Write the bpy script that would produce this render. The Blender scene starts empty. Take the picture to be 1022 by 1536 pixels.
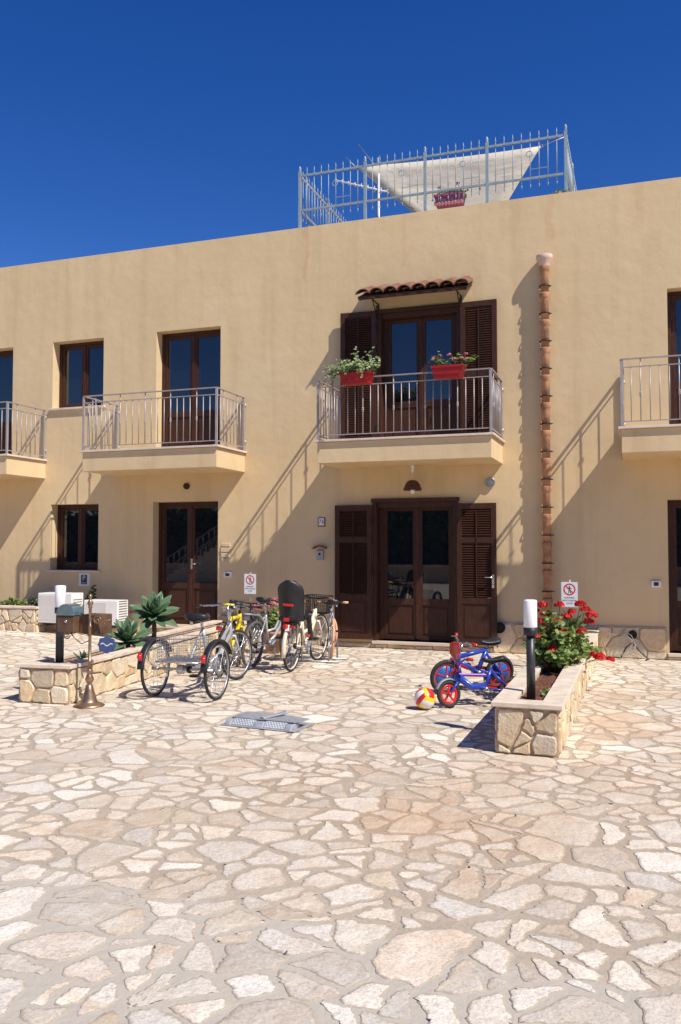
import bpy, math, random
from mathutils import Vector, Matrix
R=math.radians; PI=math.pi
S=bpy.context.scene
col=S.collection
rnd=random.Random(7)

# ------------------------------------------------------------------ materials
def new_mat(name):
    m=bpy.data.materials.new(name); m.use_nodes=True
    nt=m.node_tree; b=nt.nodes['Principled BSDF']
    return m,nt,b
def noise(nt,scale,detail=4,rough=.55,dist=0,coord='Object',stretch=None):
    tc=nt.nodes.new('ShaderNodeTexCoord'); n=nt.nodes.new('ShaderNodeTexNoise')
    n.inputs['Scale'].default_value=scale; n.inputs['Detail'].default_value=detail
    n.inputs['Roughness'].default_value=rough; n.inputs['Distortion'].default_value=dist
    if stretch:
        mp=nt.nodes.new('ShaderNodeMapping'); mp.inputs['Scale'].default_value=stretch
        nt.links.new(tc.outputs[coord],mp.inputs[0]); nt.links.new(mp.outputs[0],n.inputs['Vector'])
    else: nt.links.new(tc.outputs[coord],n.inputs['Vector'])
    return n
def ramp(nt,src,stops):
    r=nt.nodes.new('ShaderNodeValToRGB'); e=r.color_ramp.elements
    while len(e)<len(stops): e.new(.5)
    for i,(p,c) in enumerate(stops):
        e[i].position=p; e[i].color=(c,c,c,1) if not hasattr(c,'__len__') else (*c,1)
    nt.links.new(src,r.inputs[0]); return r
def mix(nt,fac,a,b,mode='MIX'):
    m=nt.nodes.new('ShaderNodeMix'); m.data_type='RGBA'; m.blend_type=mode
    for s,v in ((0,fac),(6,a),(7,b)):
        if hasattr(v,'is_output') or isinstance(v,bpy.types.NodeSocket): nt.links.new(v,m.inputs[s])
        elif s==0: m.inputs[0].default_value=v
        else: m.inputs[s].default_value=(*v,1) if len(v)==3 else v
    return m.outputs[2]
def bump(nt,b,src,strength,dist):
    bp=nt.nodes.new('ShaderNodeBump'); bp.inputs['Strength'].default_value=strength; bp.inputs['Distance'].default_value=dist
    nt.links.new(src,bp.inputs['Height'])
    old=b.inputs['Normal']
    if old.is_linked: nt.links.new(old.links[0].from_socket,bp.inputs['Normal'])
    nt.links.new(bp.outputs[0],b.inputs['Normal'])
def simple(name,c,rough=.5,metal=0,var=.12,scale=12,bmp=0,coat=0,spec=.5,bscale=60,bdist=.002):
    m,nt,b=new_mat(name)
    b.inputs['Roughness'].default_value=rough; b.inputs['Metallic'].default_value=metal
    b.inputs['Coat Weight'].default_value=coat; b.inputs['Specular IOR Level'].default_value=spec
    n=noise(nt,scale,5)
    r=ramp(nt,n.outputs[0],[(.3,1-var),(.7,1+var)])
    nt.links.new(mix(nt,1,(*c,1),r.outputs[0],'MULTIPLY'),b.inputs['Base Color'])
    if bmp: bump(nt,b,noise(nt,bscale,4).outputs[0],bmp,bdist)
    return m
M={}
def mat_stucco():
    m,nt,b=new_mat('stucco'); b.inputs['Roughness'].default_value=.92; b.inputs['Specular IOR Level'].default_value=.2
    big=noise(nt,.55,5,.6); st=noise(nt,1.0,4,.6,0,stretch=(3.2,3.2,.22)); fine=noise(nt,22,6,.7)
    c=mix(nt,ramp(nt,big.outputs[0],[(.3,0),(.7,1)]).outputs[0],(.66,.485,.27),(.725,.55,.325))
    c=mix(nt,ramp(nt,st.outputs[0],[(.5,0),(.75,.55)]).outputs[0],c,(.55,.39,.21))
    c=mix(nt,ramp(nt,fine.outputs[0],[(.35,.0),(.75,.22)]).outputs[0],c,(.70,.53,.30))
    # rain stains running down from the parapet
    tc=nt.nodes.new('ShaderNodeTexCoord'); sp=nt.nodes.new('ShaderNodeSeparateXYZ'); nt.links.new(tc.outputs['Object'],sp.inputs[0])
    wob=noise(nt,2.2,4,.6)
    for (x0,w,zt,zb,amt) in ((-5.17,.06,6.9,5.95,.85),(-3.5,.05,6.9,6.0,.45),(-1.22,.07,6.9,6.1,.6),(-8.9,.07,6.9,6.3,.4),(.05,.09,6.9,6.2,.4)):
        def ma(op,a,bb,clamp=False):
            q=nt.nodes.new('ShaderNodeMath'); q.operation=op; q.use_clamp=clamp
            for i,v in enumerate((a,bb)):
                if isinstance(v,(int,float)): q.inputs[i].default_value=v
                else: nt.links.new(v,q.inputs[i])
            return q.outputs[0]
        wx=ma('MULTIPLY',ma('SUBTRACT',wob.outputs[0],.5),.28)
        dx=ma('ABSOLUTE',ma('SUBTRACT',ma('ADD',sp.outputs[0],wx),x0),0)
        fx=ma('SUBTRACT',1,ma('DIVIDE',dx,w),True)
        fx=ma('MULTIPLY',fx,2.2,True)
        fz=ma('MULTIPLY',ma('SUBTRACT',sp.outputs[2],zb),1.0/.12,True)
        f=ma('MULTIPLY',ma('MULTIPLY',fx,fz),amt*.55)
        c=mix(nt,f,c,(.60,.37,.20))
    c=mix(nt,1,c,ramp(nt,noise(nt,3.2,6,.65).outputs[0],[(.3,.965),(.7,1.03)]).outputs[0],'MULTIPLY')
    # damp darker band near the ground
    g=nt.nodes.new('ShaderNodeMapRange'); g.inputs[1].default_value=.45; g.inputs[2].default_value=.62; g.inputs[3].default_value=.3; g.inputs[4].default_value=0
    nt.links.new(sp.outputs[2],g.inputs[0])
    c=mix(nt,g.outputs[0],c,(.50,.35,.2))
    nt.links.new(c,b.inputs['Base Color'])
    bump(nt,b,noise(nt,90,5,.7).outputs[0],.45,.004); bump(nt,b,noise(nt,5,4,.5).outputs[0],.35,.02)
    return m
M['stucco']=mat_stucco()
def mat_stone(name,cols,pit=.5,fine=1.0,white=(.84,.79,.69),smear=None):
    """irregular limestone: every stone has its own tone in the attribute 'tone'"""
    m,nt,b=new_mat(name); b.inputs['Roughness'].default_value=.85; b.inputs['Specular IOR Level'].default_value=.25
    at=nt.nodes.new('ShaderNodeAttribute'); at.attribute_name='tone'
    sp=nt.nodes.new('ShaderNodeSeparateColor'); nt.links.new(at.outputs['Color'],sp.inputs[0])
    base=ramp(nt,sp.outputs[0],[(i/(len(cols)-1),c) for i,c in enumerate(cols)])
    n1=noise(nt,5.5*fine,6,.65,.3); n2=noise(nt,34*fine,6,.75); n3=noise(nt,1.6,3)
    c=mix(nt,ramp(nt,n1.outputs[0],[(.4,0),(.68,.6)]).outputs[0],base.outputs[0],white)
    c=mix(nt,ramp(nt,n2.outputs[0],[(.5,0),(.66,.38)]).outputs[0],c,(.42,.36,.29))
    # iron rich veins
    c=mix(nt,ramp(nt,noise(nt,2.6*fine,5,.6,.8).outputs[0],[(.56,0),(.74,.55)]).outputs[0],c,(.62,.40,.20))
    c=mix(nt,ramp(nt,noise(nt,95*fine,3,.9).outputs[0],[(.55,0),(.70,.5)]).outputs[0],c,(.33,.27,.21))
    v2=nt.nodes.new('ShaderNodeMath'); v2.operation='MULTIPLY_ADD'; nt.links.new(sp.outputs[1],v2.inputs[0]); v2.inputs[1].default_value=.36; v2.inputs[2].default_value=.84
    c=mix(nt,1,c,v2.outputs[0],'MULTIPLY')
    if smear:
        q=nt.nodes.new('ShaderNodeMath'); q.operation='SUBTRACT'; nt.links.new(noise(nt,30,7,.8).outputs[0],q.inputs[0])
        q2=nt.nodes.new('ShaderNodeMath'); q2.operation='MULTIPLY'; nt.links.new(sp.outputs[2],q2.inputs[0]); q2.inputs[1].default_value=.42; nt.links.new(q2.outputs[0],q.inputs[1])
        c=mix(nt,ramp(nt,q.outputs[0],[(.33,0),(.47,.95)]).outputs[0],c,smear)
        c=mix(nt,ramp(nt,noise(nt,.75,5,.7).outputs[0],[(.48,0),(.68,.5)]).outputs[0],c,(.60,.44,.29))
        c=mix(nt,ramp(nt,noise(nt,70,5,.85).outputs[0],[(.47,0),(.60,.42)]).outputs[0],c,(.36,.29,.22))
    nt.links.new(c,b.inputs['Base Color'])
    h=noise(nt,26*fine,8,.75)
    bump(nt,b,h.outputs[0],pit,.012); bump(nt,b,noise(nt,7*fine,4,.5).outputs[0],pit*.8,.03)
    return m,nt,b,c
m,nt,b,c=mat_stone('paving_stone',[(.55,.42,.29),(.76,.64,.48),(.84,.76,.63),(.66,.50,.35),(.84,.77,.66),(.62,.53,.42),(.80,.71,.58)],.8,1.0,(.88,.81,.69),(.49,.40,.295))
# rusty earth stains over a few areas of the paving
def stain(nt,c,spots,color):
    tc=nt.nodes.new('ShaderNodeTexCoord'); nz=noise(nt,1.3,5,.65)
    for (x,y,r,amt) in spots:
        vm=nt.nodes.new('ShaderNodeVectorMath'); vm.operation='DISTANCE'
        nt.links.new(tc.outputs['Object'],vm.inputs[0]); vm.inputs[1].default_value=(x,y,0)
        mr=nt.nodes.new('ShaderNodeMapRange'); mr.inputs[1].default_value=r; mr.inputs[2].default_value=r*.1; mr.inputs[3].default_value=0; mr.inputs[4].default_value=1
        nt.links.new(vm.outputs['Value'],mr.inputs[0])
        mu=nt.nodes.new('ShaderNodeMath'); mu.operation='MULTIPLY'; nt.links.new(mr.outputs[0],mu.inputs[0])
        rr=ramp(nt,nz.outputs[0],[(.35,0),(.6,amt)]); nt.links.new(rr.outputs[0],mu.inputs[1])
        c=mix(nt,mu.outputs[0],c,color)
    return c
SPOTS=[(-1.15,-8.15,.9,.6),(-.2,-5.0,1.0,.5),(-.1,-3.2,1.0,.45),(-.1,-6.6,1.2,.35),(-3.2,-3.2,1.6,.35),(-2.3,-7.6,1.3,.25),(-.9,-7.4,1.5,.3)]
nt.links.new(stain(nt,c,SPOTS,(.56,.36,.2)),b.inputs['Base Color'])
M['paving']=m
m,nt,b=new_mat('mortar'); b.inputs['Roughness'].default_value=.95; b.inputs['Specular IOR Level'].default_value=.1
c=mix(nt,ramp(nt,noise(nt,1.1,6,.65).outputs[0],[(.35,0),(.65,1)]).outputs[0],(.41,.33,.24),(.53,.445,.34))
c=mix(nt,ramp(nt,noise(nt,45,6,.8).outputs[0],[(.45,0),(.7,.5)]).outputs[0],c,(.27,.225,.17))
tc=nt.nodes.new('ShaderNodeTexCoord'); dt=nt.nodes.new('ShaderNodeVectorMath'); dt.operation='DOT_PRODUCT'
nt.links.new(tc.outputs['Object'],dt.inputs[0]); dt.inputs[1].default_value=(0.092,0.996,0)
mr=nt.nodes.new('ShaderNodeMapRange'); mr.inputs[1].default_value=(-9.599)+.02; mr.inputs[2].default_value=(-9.599)-.02; nt.links.new(dt.outputs['Value'],mr.inputs[0])
c=mix(nt,mr.outputs[0],c,(.51,.45,.365))
nt.links.new(stain(nt,c,SPOTS,(.42,.26,.15)),b.inputs['Base Color'])
bump(nt,b,noise(nt,60,6,.8).outputs[0],.6,.006); bump(nt,b,noise(nt,8,5,.6).outputs[0],.6,.02)
M['mortar']=m
M['clad'],*_=mat_stone('wall_stone',[(.64,.43,.22),(.72,.56,.35),(.70,.50,.27),(.62,.50,.36),(.76,.64,.46)],.8,1.6,(.78,.68,.50))
M['mortar_wall']=simple('wall_mortar',(.50,.385,.26),.95,0,.25,25,.5)
# distant ground sheet: the same paving seen far off
m,nt,b=new_mat('ground'); b.inputs['Roughness'].default_value=.95
tc=nt.nodes.new('ShaderNodeTexCoord'); v=nt.nodes.new('ShaderNodeTexVoronoi'); v.feature='DISTANCE_TO_EDGE'; v.inputs['Scale'].default_value=3.1
nt.links.new(tc.outputs['Object'],v.inputs['Vector'])
c=mix(nt,ramp(nt,v.outputs['Distance'],[(.05,0),(.09,1)]).outputs[0],(.36,.30,.23),(.66,.57,.45))
nt.links.new(c,b.inputs['Base Color'])
M['ground']=m
M['coping']=simple('coping_stone',(.68,.56,.43),.8,0,.2,6,.6,bscale=40)
M['marble']=simple('pale_marble',(.68,.56,.44),.55,0,.1,5,.15)
def mat_wood():
    m,nt,b=new_mat('stained_wood'); b.inputs['Roughness'].default_value=.5; b.inputs['Specular IOR Level'].default_value=.3
    n=noise(nt,7,6,.65,.6,stretch=(9,9,1.1))
    nt.links.new(ramp(nt,n.outputs[0],[(.3,(.030,.011,.006)),(.7,(.085,.031,.016))]).outputs[0],b.inputs['Base Color'])
    bump(nt,b,n.outputs[0],.25,.003); return m
M['wood']=mat_wood()
def mat_glass():
    m,nt,b=new_mat('window_glass')
    b.inputs['Base Color'].default_value=(.006,.008,.012,1); b.inputs['Roughness'].default_value=.02
    b.inputs['IOR'].default_value=1.95
    n=noise(nt,1.3,2,.4); bump(nt,b,n.outputs[0],.03,.02); return m
M['glass']=mat_glass()
M['rail']=simple('painted_rail',(.40,.35,.33),.42,.25,.1,8)
M['roofrail']=simple('galvanised_rail',(.27,.34,.38),.5,.1,.15,10)
M['black']=simple('black_plastic',(.018,.018,.02),.45,0,.25,15)
M['rubber']=simple('tyre_rubber',(.028,.026,.025),.8,0,.3,18,.2)
M['dusty']=simple('grey_tyre_rubber',(.10,.095,.09),.9,0,.3,18)
M['chrome']=simple('chrome',(.66,.66,.67),.2,.95,.08,8)
M['silver']=simple('silver_paint',(.58,.58,.60),.3,.45,.08,8,coat=.4)
M['alu']=simple('dull_steel',(.42,.42,.43),.42,.8,.2,12)
M['galv']=simple('dusty_galvanised',(.40,.41,.43),.5,.25,.2,12)
M['iron']=simple('dark_iron',(.025,.022,.022),.5,.5,.25,15)
M['white_lamp']=simple('opal_plastic',(.88,.87,.86),.35,0,.03,4)
M['white']=simple('white_paint',(.80,.79,.76),.5,0,.05,6)
M['white_ac']=simple('off_white_enamel',(.82,.79,.74),.4,0,.06,3)
M['post']=simple('charcoal_post',(.045,.047,.05),.4,.3,.2,12)
M['red']=simple('red_paint',(.62,.02,.02),.3,0,.1,9,coat=.4)
M['redplastic']=simple('red_flower_box',(.36,.008,.010),.45,0,.12,7)
M['redlens']=simple('red_reflector',(.65,.01,.01),.15,0,.05,9,coat=1)
M['blue']=simple('blue_paint',(.03,.07,.42),.28,.1,.1,9,coat=.5)
M['bluedisc']=simple('light_blue_disc',(.03,.13,.42),.4,0,.25,20)
M['violet']=simple('violet_paint',(.16,.04,.30),.28,.1,.1,9,coat=.5)
M['yellow']=simple('yellow_paint',(.85,.62,.02),.3,0,.08,9,coat=.5)
M['cream']=simple('cream_paint',(.80,.72,.54),.32,0,.06,9,coat=.5)
M['brown']=simple('brown_leather',(.25,.09,.05),.55,0,.2,14,.2)
M['orange']=simple('orange_tyre',(.72,.36,.20),.8,0,.15,9)
M['purple_rim']=simple('blue_rim',(.05,.05,.22),.4,.3,.2,12)
M['greyplastic']=simple('grey_mudguard',(.28,.29,.32),.5,0,.15,9)
M['brass']=simple('aged_brass',(.34,.22,.14),.42,.8,.35,9,.2)
M['boxwood']=simple('weathered_brown_wood',(.12,.06,.032),.6,0,.4,7,.3)
M['blueglass']=simple('blue_glazed_lid',(.10,.17,.20),.08,.2,.3,14,coat=1)
M['signblue']=simple('blue_enamel',(.045,.09,.24),.35,0,.3,40,coat=.3)
M['terracotta']=simple('terracotta',(.40,.20,.105),.9,0,.35,9,.5)
M['terra_pale']=simple('pale_terracotta',(.66,.46,.36),.85,0,.15,7,.2)
M['tile']=simple('roof_tile',(.20,.085,.05),.9,0,.5,9,.35)
M['soil']=simple('red_soil',(.17,.065,.035),1,0,.5,25,1,bscale=45,bdist=.03)
M['sail']=simple('sail_canvas',(.58,.51,.40),.9,0,.05,2)
_nt=M['sail'].node_tree; bump(_nt,_nt.nodes['Principled BSDF'],noise(_nt,1.0,4,.5,.4,stretch=(1,1,2.2)).outputs[0],.55,.12)
def leafmat(name,a,bb,sc=9,rough=.5,trans=.25):
    m,nt,b=new_mat(name); b.inputs['Roughness'].default_value=rough
    at=nt.nodes.new('ShaderNodeAttribute'); at.attribute_name='tone'
    sp=nt.nodes.new('ShaderNodeSeparateColor'); nt.links.new(at.outputs['Color'],sp.inputs[0])
    c=mix(nt,sp.outputs[0],a,bb); r=ramp(nt,noise(nt,sc,4).outputs[0],[(.3,.75),(.7,1.2)])
    c=mix(nt,1,c,r.outputs[0],'MULTIPLY'); nt.links.new(c,b.inputs['Base Color'])
    tr=nt.nodes.new('ShaderNodeBsdfTranslucent'); nt.links.new(c,tr.inputs[0])
    mx=nt.nodes.new('ShaderNodeMixShader'); mx.inputs[0].default_value=trans
    nt.links.new(b.outputs[0],mx.inputs[1]); nt.links.new(tr.outputs[0],mx.inputs[2])
    nt.links.new(mx.outputs[0],nt.nodes['Material Output'].inputs[0]); return m
M['leaf']=leafmat('geranium_leaf',(.08,.15,.025),(.32,.40,.10),14,.5,.35)
M['agave']=leafmat('agave_leaf',(.09,.18,.08),(.19,.30,.15),5,.42,.28)
M['ivy']=leafmat('variegated_ivy_leaf',(.10,.17,.04),(.42,.46,.22))
M['dark_leaf']=leafmat('dark_leaf',(.02,.04,.012),(.06,.10,.03))
M['treeleaf']=leafmat('tree_leaf',(.03,.055,.018),(.09,.14,.04))
M['redflower']=leafmat('red_petal',(.50,.012,.012),(.80,.04,.03),20,.6,.3)
M['pinkflower']=leafmat('pink_petal',(.60,.10,.16),(.82,.35,.38),20,.6,.3)
M['bark']=simple('bark',(.12,.08,.05),.95,0,.3,14,.6)
M['ink']=simple('black_ink',(.02,.02,.025),.6,0,.05,5)
M['signred']=simple('sign_red',(.60,.02,.03),.5,0,.05,5)
M['magenta']=simple('mauve_flower_box',(.30,.07,.18),.6,0,.15,8)
M['pinkbox']=simple('dusty_pink_liner',(.55,.25,.27),.6,0,.15,8)
M['wicker']=simple('dark_wicker',(.10,.035,.018),.7,0,.5,60,.5)
M['hose']=simple('grey_hose',(.35,.32,.27),.5,0,.1,9)

# ------------------------------------------------------------------ mesh building
class MB:
    def __init__(s): s.v=[]; s.f=[]; s.m=[]; s.sm=[]; s.t=[]; s.mi=0; s.smooth=False; s.tone=(.5,.5,.5,1); s.M=None
    def add(s,vs,fs,smooth=None):
        o=len(s.v)
        if s.M is not None: vs=[tuple(s.M@Vector(p)) for p in vs]
        s.v+= [tuple(p) for p in vs]; s.t+=[s.tone]*len(vs)
        for f in fs: s.f.append([o+i for i in f]); s.m.append(s.mi); s.sm.append(s.smooth if smooth is None else smooth)
        return s
    def box(s,x0,x1,y0,y1,z0,z1):
        return s.add([(x0,y0,z0),(x1,y0,z0),(x1,y1,z0),(x0,y1,z0),(x0,y0,z1),(x1,y0,z1),(x1,y1,z1),(x0,y1,z1)],
            [(0,3,2,1),(4,5,6,7),(0,1,5,4),(1,2,6,5),(2,3,7,6),(3,0,4,7)],False)
    def bar(s,a,b,w,h,up=(0,0,1)):
        a=Vector(a); b=Vector(b); d=(b-a).normalized(); u=Vector(up)
        if abs(d.dot(u))>.98: u=Vector((1,0,0))
        n=d.cross(u).normalized()*w/2; u=n.cross(d).normalized()*h/2
        vs=[a-n-u,a+n-u,a+n+u,a-n+u,b-n-u,b+n-u,b+n+u,b-n+u]
        return s.add(vs,[(0,1,2,3),(7,6,5,4),(0,4,5,1),(1,5,6,2),(2,6,7,3),(3,7,4,0)],False)
    def tube(s,pts,r,n=8,closed=False,caps=True):
        P=[Vector(p) for p in pts]; k=len(P); rr=r if hasattr(r,'__len__') else [r]*k
        vs=[]; prev=None
        for i in range(k):
            if closed: d=(P[(i+1)%k]-P[i-1])
            else: d=P[min(i+1,k-1)]-P[max(i-1,0)]
            d.normalize()
            if prev is None:
                u=Vector((0,0,1)) if abs(d.z)<.9 else Vector((1,0,0)); a=d.cross(u).normalized()
            else:
                a=(prev-d*prev.dot(d)); a=a.normalized() if a.length>1e-6 else d.orthogonal().normalized()
            prev=a; b=d.cross(a)
            for j in range(n):
                t=2*PI*j/n; vs.append(P[i]+(a*math.cos(t)+b*math.sin(t))*rr[i])
        fs=[]
        for i in range(k if closed else k-1):
            for j in range(n):
                a0=i*n+j; a1=i*n+(j+1)%n; b0=((i+1)%k)*n+j; b1=((i+1)%k)*n+(j+1)%n
                fs.append((a0,a1,b1,b0))
        if caps and not closed: fs.append(tuple(range(n))[::-1]); fs.append(tuple((k-1)*n+j for j in range(n)))
        return s.add(vs,fs,True)
    def lathe(s,prof,c=(0,0,0),n=16,axis=None,sx=1,sy=1):
        """prof: (radius, height) pairs along axis (default z)"""
        c=Vector(c); ax=Vector(axis).normalized() if axis else Vector((0,0,1))
        a=ax.orthogonal().normalized() if axis else Vector((1,0,0)); b=ax.cross(a)
        vs=[c+ax*h+(a*math.cos(2*PI*j/n)*sx+b*math.sin(2*PI*j/n)*sy)*max(r,1e-4) for r,h in prof for j in range(n)]
        fs=[(i*n+j,i*n+(j+1)%n,(i+1)*n+(j+1)%n,(i+1)*n+j) for i in range(len(prof)-1) for j in range(n)]
        fs.append(tuple(range(n))[::-1]); fs.append(tuple((len(prof)-1)*n+j for j in range(n)))
        return s.add(vs,fs,True)
    def ring(s,c,rad,r,axis=(0,0,1),n=28,m=6):
        c=Vector(c); ax=Vector(axis).normalized(); a=ax.orthogonal().normalized(); b=ax.cross(a)
        return s.tube([c+(a*math.cos(2*PI*i/n)+b*math.sin(2*PI*i/n))*rad for i in range(n)],r,m,True)
    def poly(s,pts,th,nrm):
        """prism: planar outline pts pushed by th along nrm"""
        nrm=Vector(nrm)*th; k=len(pts); A=[Vector(p) for p in pts]; B=[p+nrm for p in A]
        return s.add(A+B,[tuple(range(k))[::-1],tuple(range(k,2*k))]+[(i,(i+1)%k,k+(i+1)%k,k+i) for i in range(k)],False)
    def build(s,name,mats,parent=None,loc=None,rot=None,bevel=0,auto=None):
        me=bpy.data.meshes.new(name); me.from_pydata(s.v,[],s.f)
        if not isinstance(mats,(list,tuple)): mats=[mats]
        for m in mats: me.materials.append(M[m] if isinstance(m,str) else m)
        me.polygons.foreach_set('material_index',s.m); me.polygons.foreach_set('use_smooth',s.sm)
        if any(t!=(.5,.5,.5,1) for t in s.t[:50000:7]) or len(set(s.t[:4000]))>1:
            at=me.color_attributes.new('tone','FLOAT_COLOR','POINT'); at.data.foreach_set('color',[x for t in s.t for x in t])
        me.update()
        o=bpy.data.objects.new(name,me); col.objects.link(o)
        if parent: o.parent=parent
        if loc: o.location=loc
        if rot: o.rotation_euler=rot
        if bevel:
            md=o.modifiers.new('bevel','BEVEL'); md.width=bevel; md.segments=2; md.limit_method='ANGLE'; md.angle_limit=R(40)
        return o
def tag(o,label=None,cat=None,group=None,kind=None):
    if label: o['label']=label
    if cat: o['category']=cat
    if group: o['group']=group
    if kind: o['kind']=kind
    return o
def empty(name,loc=(0,0,0),rz=0,label=None,cat=None,group=None,rx=0,ry=0):
    o=bpy.data.objects.new(name,None); col.objects.link(o); o.location=loc; o.rotation_euler=(rx,ry,rz); o.empty_display_size=.1
    return tag(o,label,cat,group)
def text(body,size,m,parent,loc,rot,ext=.0006,name='lettering',align='CENTER'):
    c=bpy.data.curves.new(name,'FONT'); c.body=body; c.size=size; c.extrude=ext; c.align_x=align; c.align_y='CENTER'
    t_=bpy.data.objects.new(name+'_outline',c); col.objects.link(t_)
    me=bpy.data.meshes.new_from_object(t_.evaluated_get(bpy.context.evaluated_depsgraph_get())); me.name=name
    bpy.data.objects.remove(t_); bpy.data.curves.remove(c); me.materials.clear(); me.materials.append(M[m])
    o=bpy.data.objects.new(name,me); col.objects.link(o)
    o.parent=parent; o.location=loc; o.rotation_euler=rot; return o

# ------------------------------------------------------------------ irregular stones (power diagram, inset, roughened)
def seeds(inside,bounds,radii,rng,tries):
    x0,x1,y0,y1=bounds; cell=.35; grid={}; out=[]
    for r,n in zip(radii,tries):
        for _ in range(n):
            x=rng.uniform(x0,x1); y=rng.uniform(y0,y1)
            if not inside(x,y): continue
            rr=r*rng.uniform(.85,1.15); gx,gy=int(x//cell),int(y//cell); ok=True
            k=3
            for i in range(gx-k,gx+k+1):
                for j in range(gy-k,gy+k+1):
                    for (a,b,c) in grid.get((i,j),()):
                        if (a-x)**2+(b-y)**2<(.92*(rr+c))**2: ok=False; break
                    if not ok: break
                if not ok: break
            if ok: grid.setdefault((gx,gy),[]).append((x,y,rr)); out.append((x,y,rr))
    return out
def cells(sd,clip=None,box=.9):
    cell=.5; grid={}
    for i,(x,y,r) in enumerate(sd): grid.setdefault((int(x//cell),int(y//cell)),[]).append(i)
    res=[]
    for i,(x,y,r) in enumerate(sd):
        P=[(x-box,y-box),(x+box,y-box),(x+box,y+box),(x-box,y+box)]
        if clip: 
            a,b,c,d=clip; P=[(max(a,x-box),max(c,y-box)),(min(b,x+box),max(c,y-box)),(min(b,x+box),min(d,y+box)),(max(a,x-box),min(d,y+box))]
        gx,gy=int(x//cell),int(y//cell); nb=[]
        for a in range(gx-3,gx+4):
            for b in range(gy-3,gy+4): nb+=grid.get((a,b),())
        nb.sort(key=lambda j:(sd[j][0]-x)**2+(sd[j][1]-y)**2)
        for j in nb[1:26]:
            dx,dy=sd[j][0]-x,sd[j][1]-y; L=dx*dx+dy*dy
            if L<1e-9: continue
            t=(L+r*r-sd[j][2]**2)/2   # keep points with d.(p-x)<=t
            Q=[]
            for k in range(len(P)):
                p,q=P[k],P[(k+1)%len(P)]
                sp=dx*(p[0]-x)+dy*(p[1]-y)-t; sq=dx*(q[0]-x)+dy*(q[1]-y)-t
                if sp<=0: Q.append(p)
                if (sp<0<sq) or (sq<0<sp):
                    u=sp/(sp-sq); Q.append((p[0]+(q[0]-p[0])*u,p[1]+(q[1]-p[1])*u))
            P=Q
            if len(P)<3: break
        if len(P)>=3: res.append(P)
    return res
def clean(P,e):
    Q=[]
    for p in P:
        if not Q or math.dist(p,Q[-1])>e: Q.append(p)
    if len(Q)>1 and math.dist(Q[0],Q[-1])<e: Q.pop()
    return Q
def inset(P,g,rng,edgegap=None):
    # clip by shifted edges so that narrow corners collapse correctly
    k=len(P); Q=P[:]
    for i in range(k):
        a,b=P[i],P[(i+1)%k]; L=math.dist(a,b)
        if L<1e-6: continue
        nx,ny=-(b[1]-a[1])/L,(b[0]-a[0])/L; gg=g*rng.uniform(.55,1.5)
        nx+=rng.uniform(-.10,.10); ny+=rng.uniform(-.10,.10)
        mx,my=(a[0]+b[0])/2+nx*gg,(a[1]+b[1])/2+ny*gg
        N=[]
        for j in range(len(Q)):
            p,q=Q[j],Q[(j+1)%len(Q)]
            sp=nx*(p[0]-mx)+ny*(p[1]-my); sq=nx*(q[0]-mx)+ny*(q[1]-my)
            if sp>=0: N.append(p)
            if (sp<0<sq) or (sq<0<sp):
                u=sp/(sp-sq); N.append((p[0]+(q[0]-p[0])*u,p[1]+(q[1]-p[1])*u))
        Q=N
        if len(Q)<3: return []
    return Q
def roughen(P,step,amp,rng,cut=.22):
    # knock off corners, resample and displace with smooth noise
    k=len(P); Q=[]
    for i in range(k):
        a,b,c=P[i-1],P[i],P[(i+1)%k]; la,lc=math.dist(a,b),math.dist(b,c); d=min(la,lc)*cut*rng.uniform(.3,1.3); d=min(d,.09)
        if la>1e-6 and lc>1e-6:
            cs=((a[0]-b[0])*(c[0]-b[0])+(a[1]-b[1])*(c[1]-b[1]))/(la*lc)
            if cs>.35: d=min(min(la,lc)*.44,max(d,.02+.05*cs))
        p=(b[0]+(a[0]-b[0])*d/la,b[1]+(a[1]-b[1])*d/la); q=(b[0]+(c[0]-b[0])*d/lc,b[1]+(c[1]-b[1])*d/lc)
        Q+=[p,((p[0]+q[0]+b[0]*1.2)/3.2,(p[1]+q[1]+b[1]*1.2)/3.2),q]
    O=[]
    for i in range(len(Q)):
        a,b=Q[i],Q[(i+1)%len(Q)]; L=math.dist(a,b); n=max(1,int(L/step)); nx,ny=(-(b[1]-a[1])/L,(b[0]-a[0])/L) if L>0 else (0,0)
        for j in range(n):
            t=j/n; w=rng.uniform(-1,1)*amp
            O.append((a[0]+(b[0]-a[0])*t+nx*w,a[1]+(b[1]-a[1])*t+ny*w))
    return O
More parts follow.
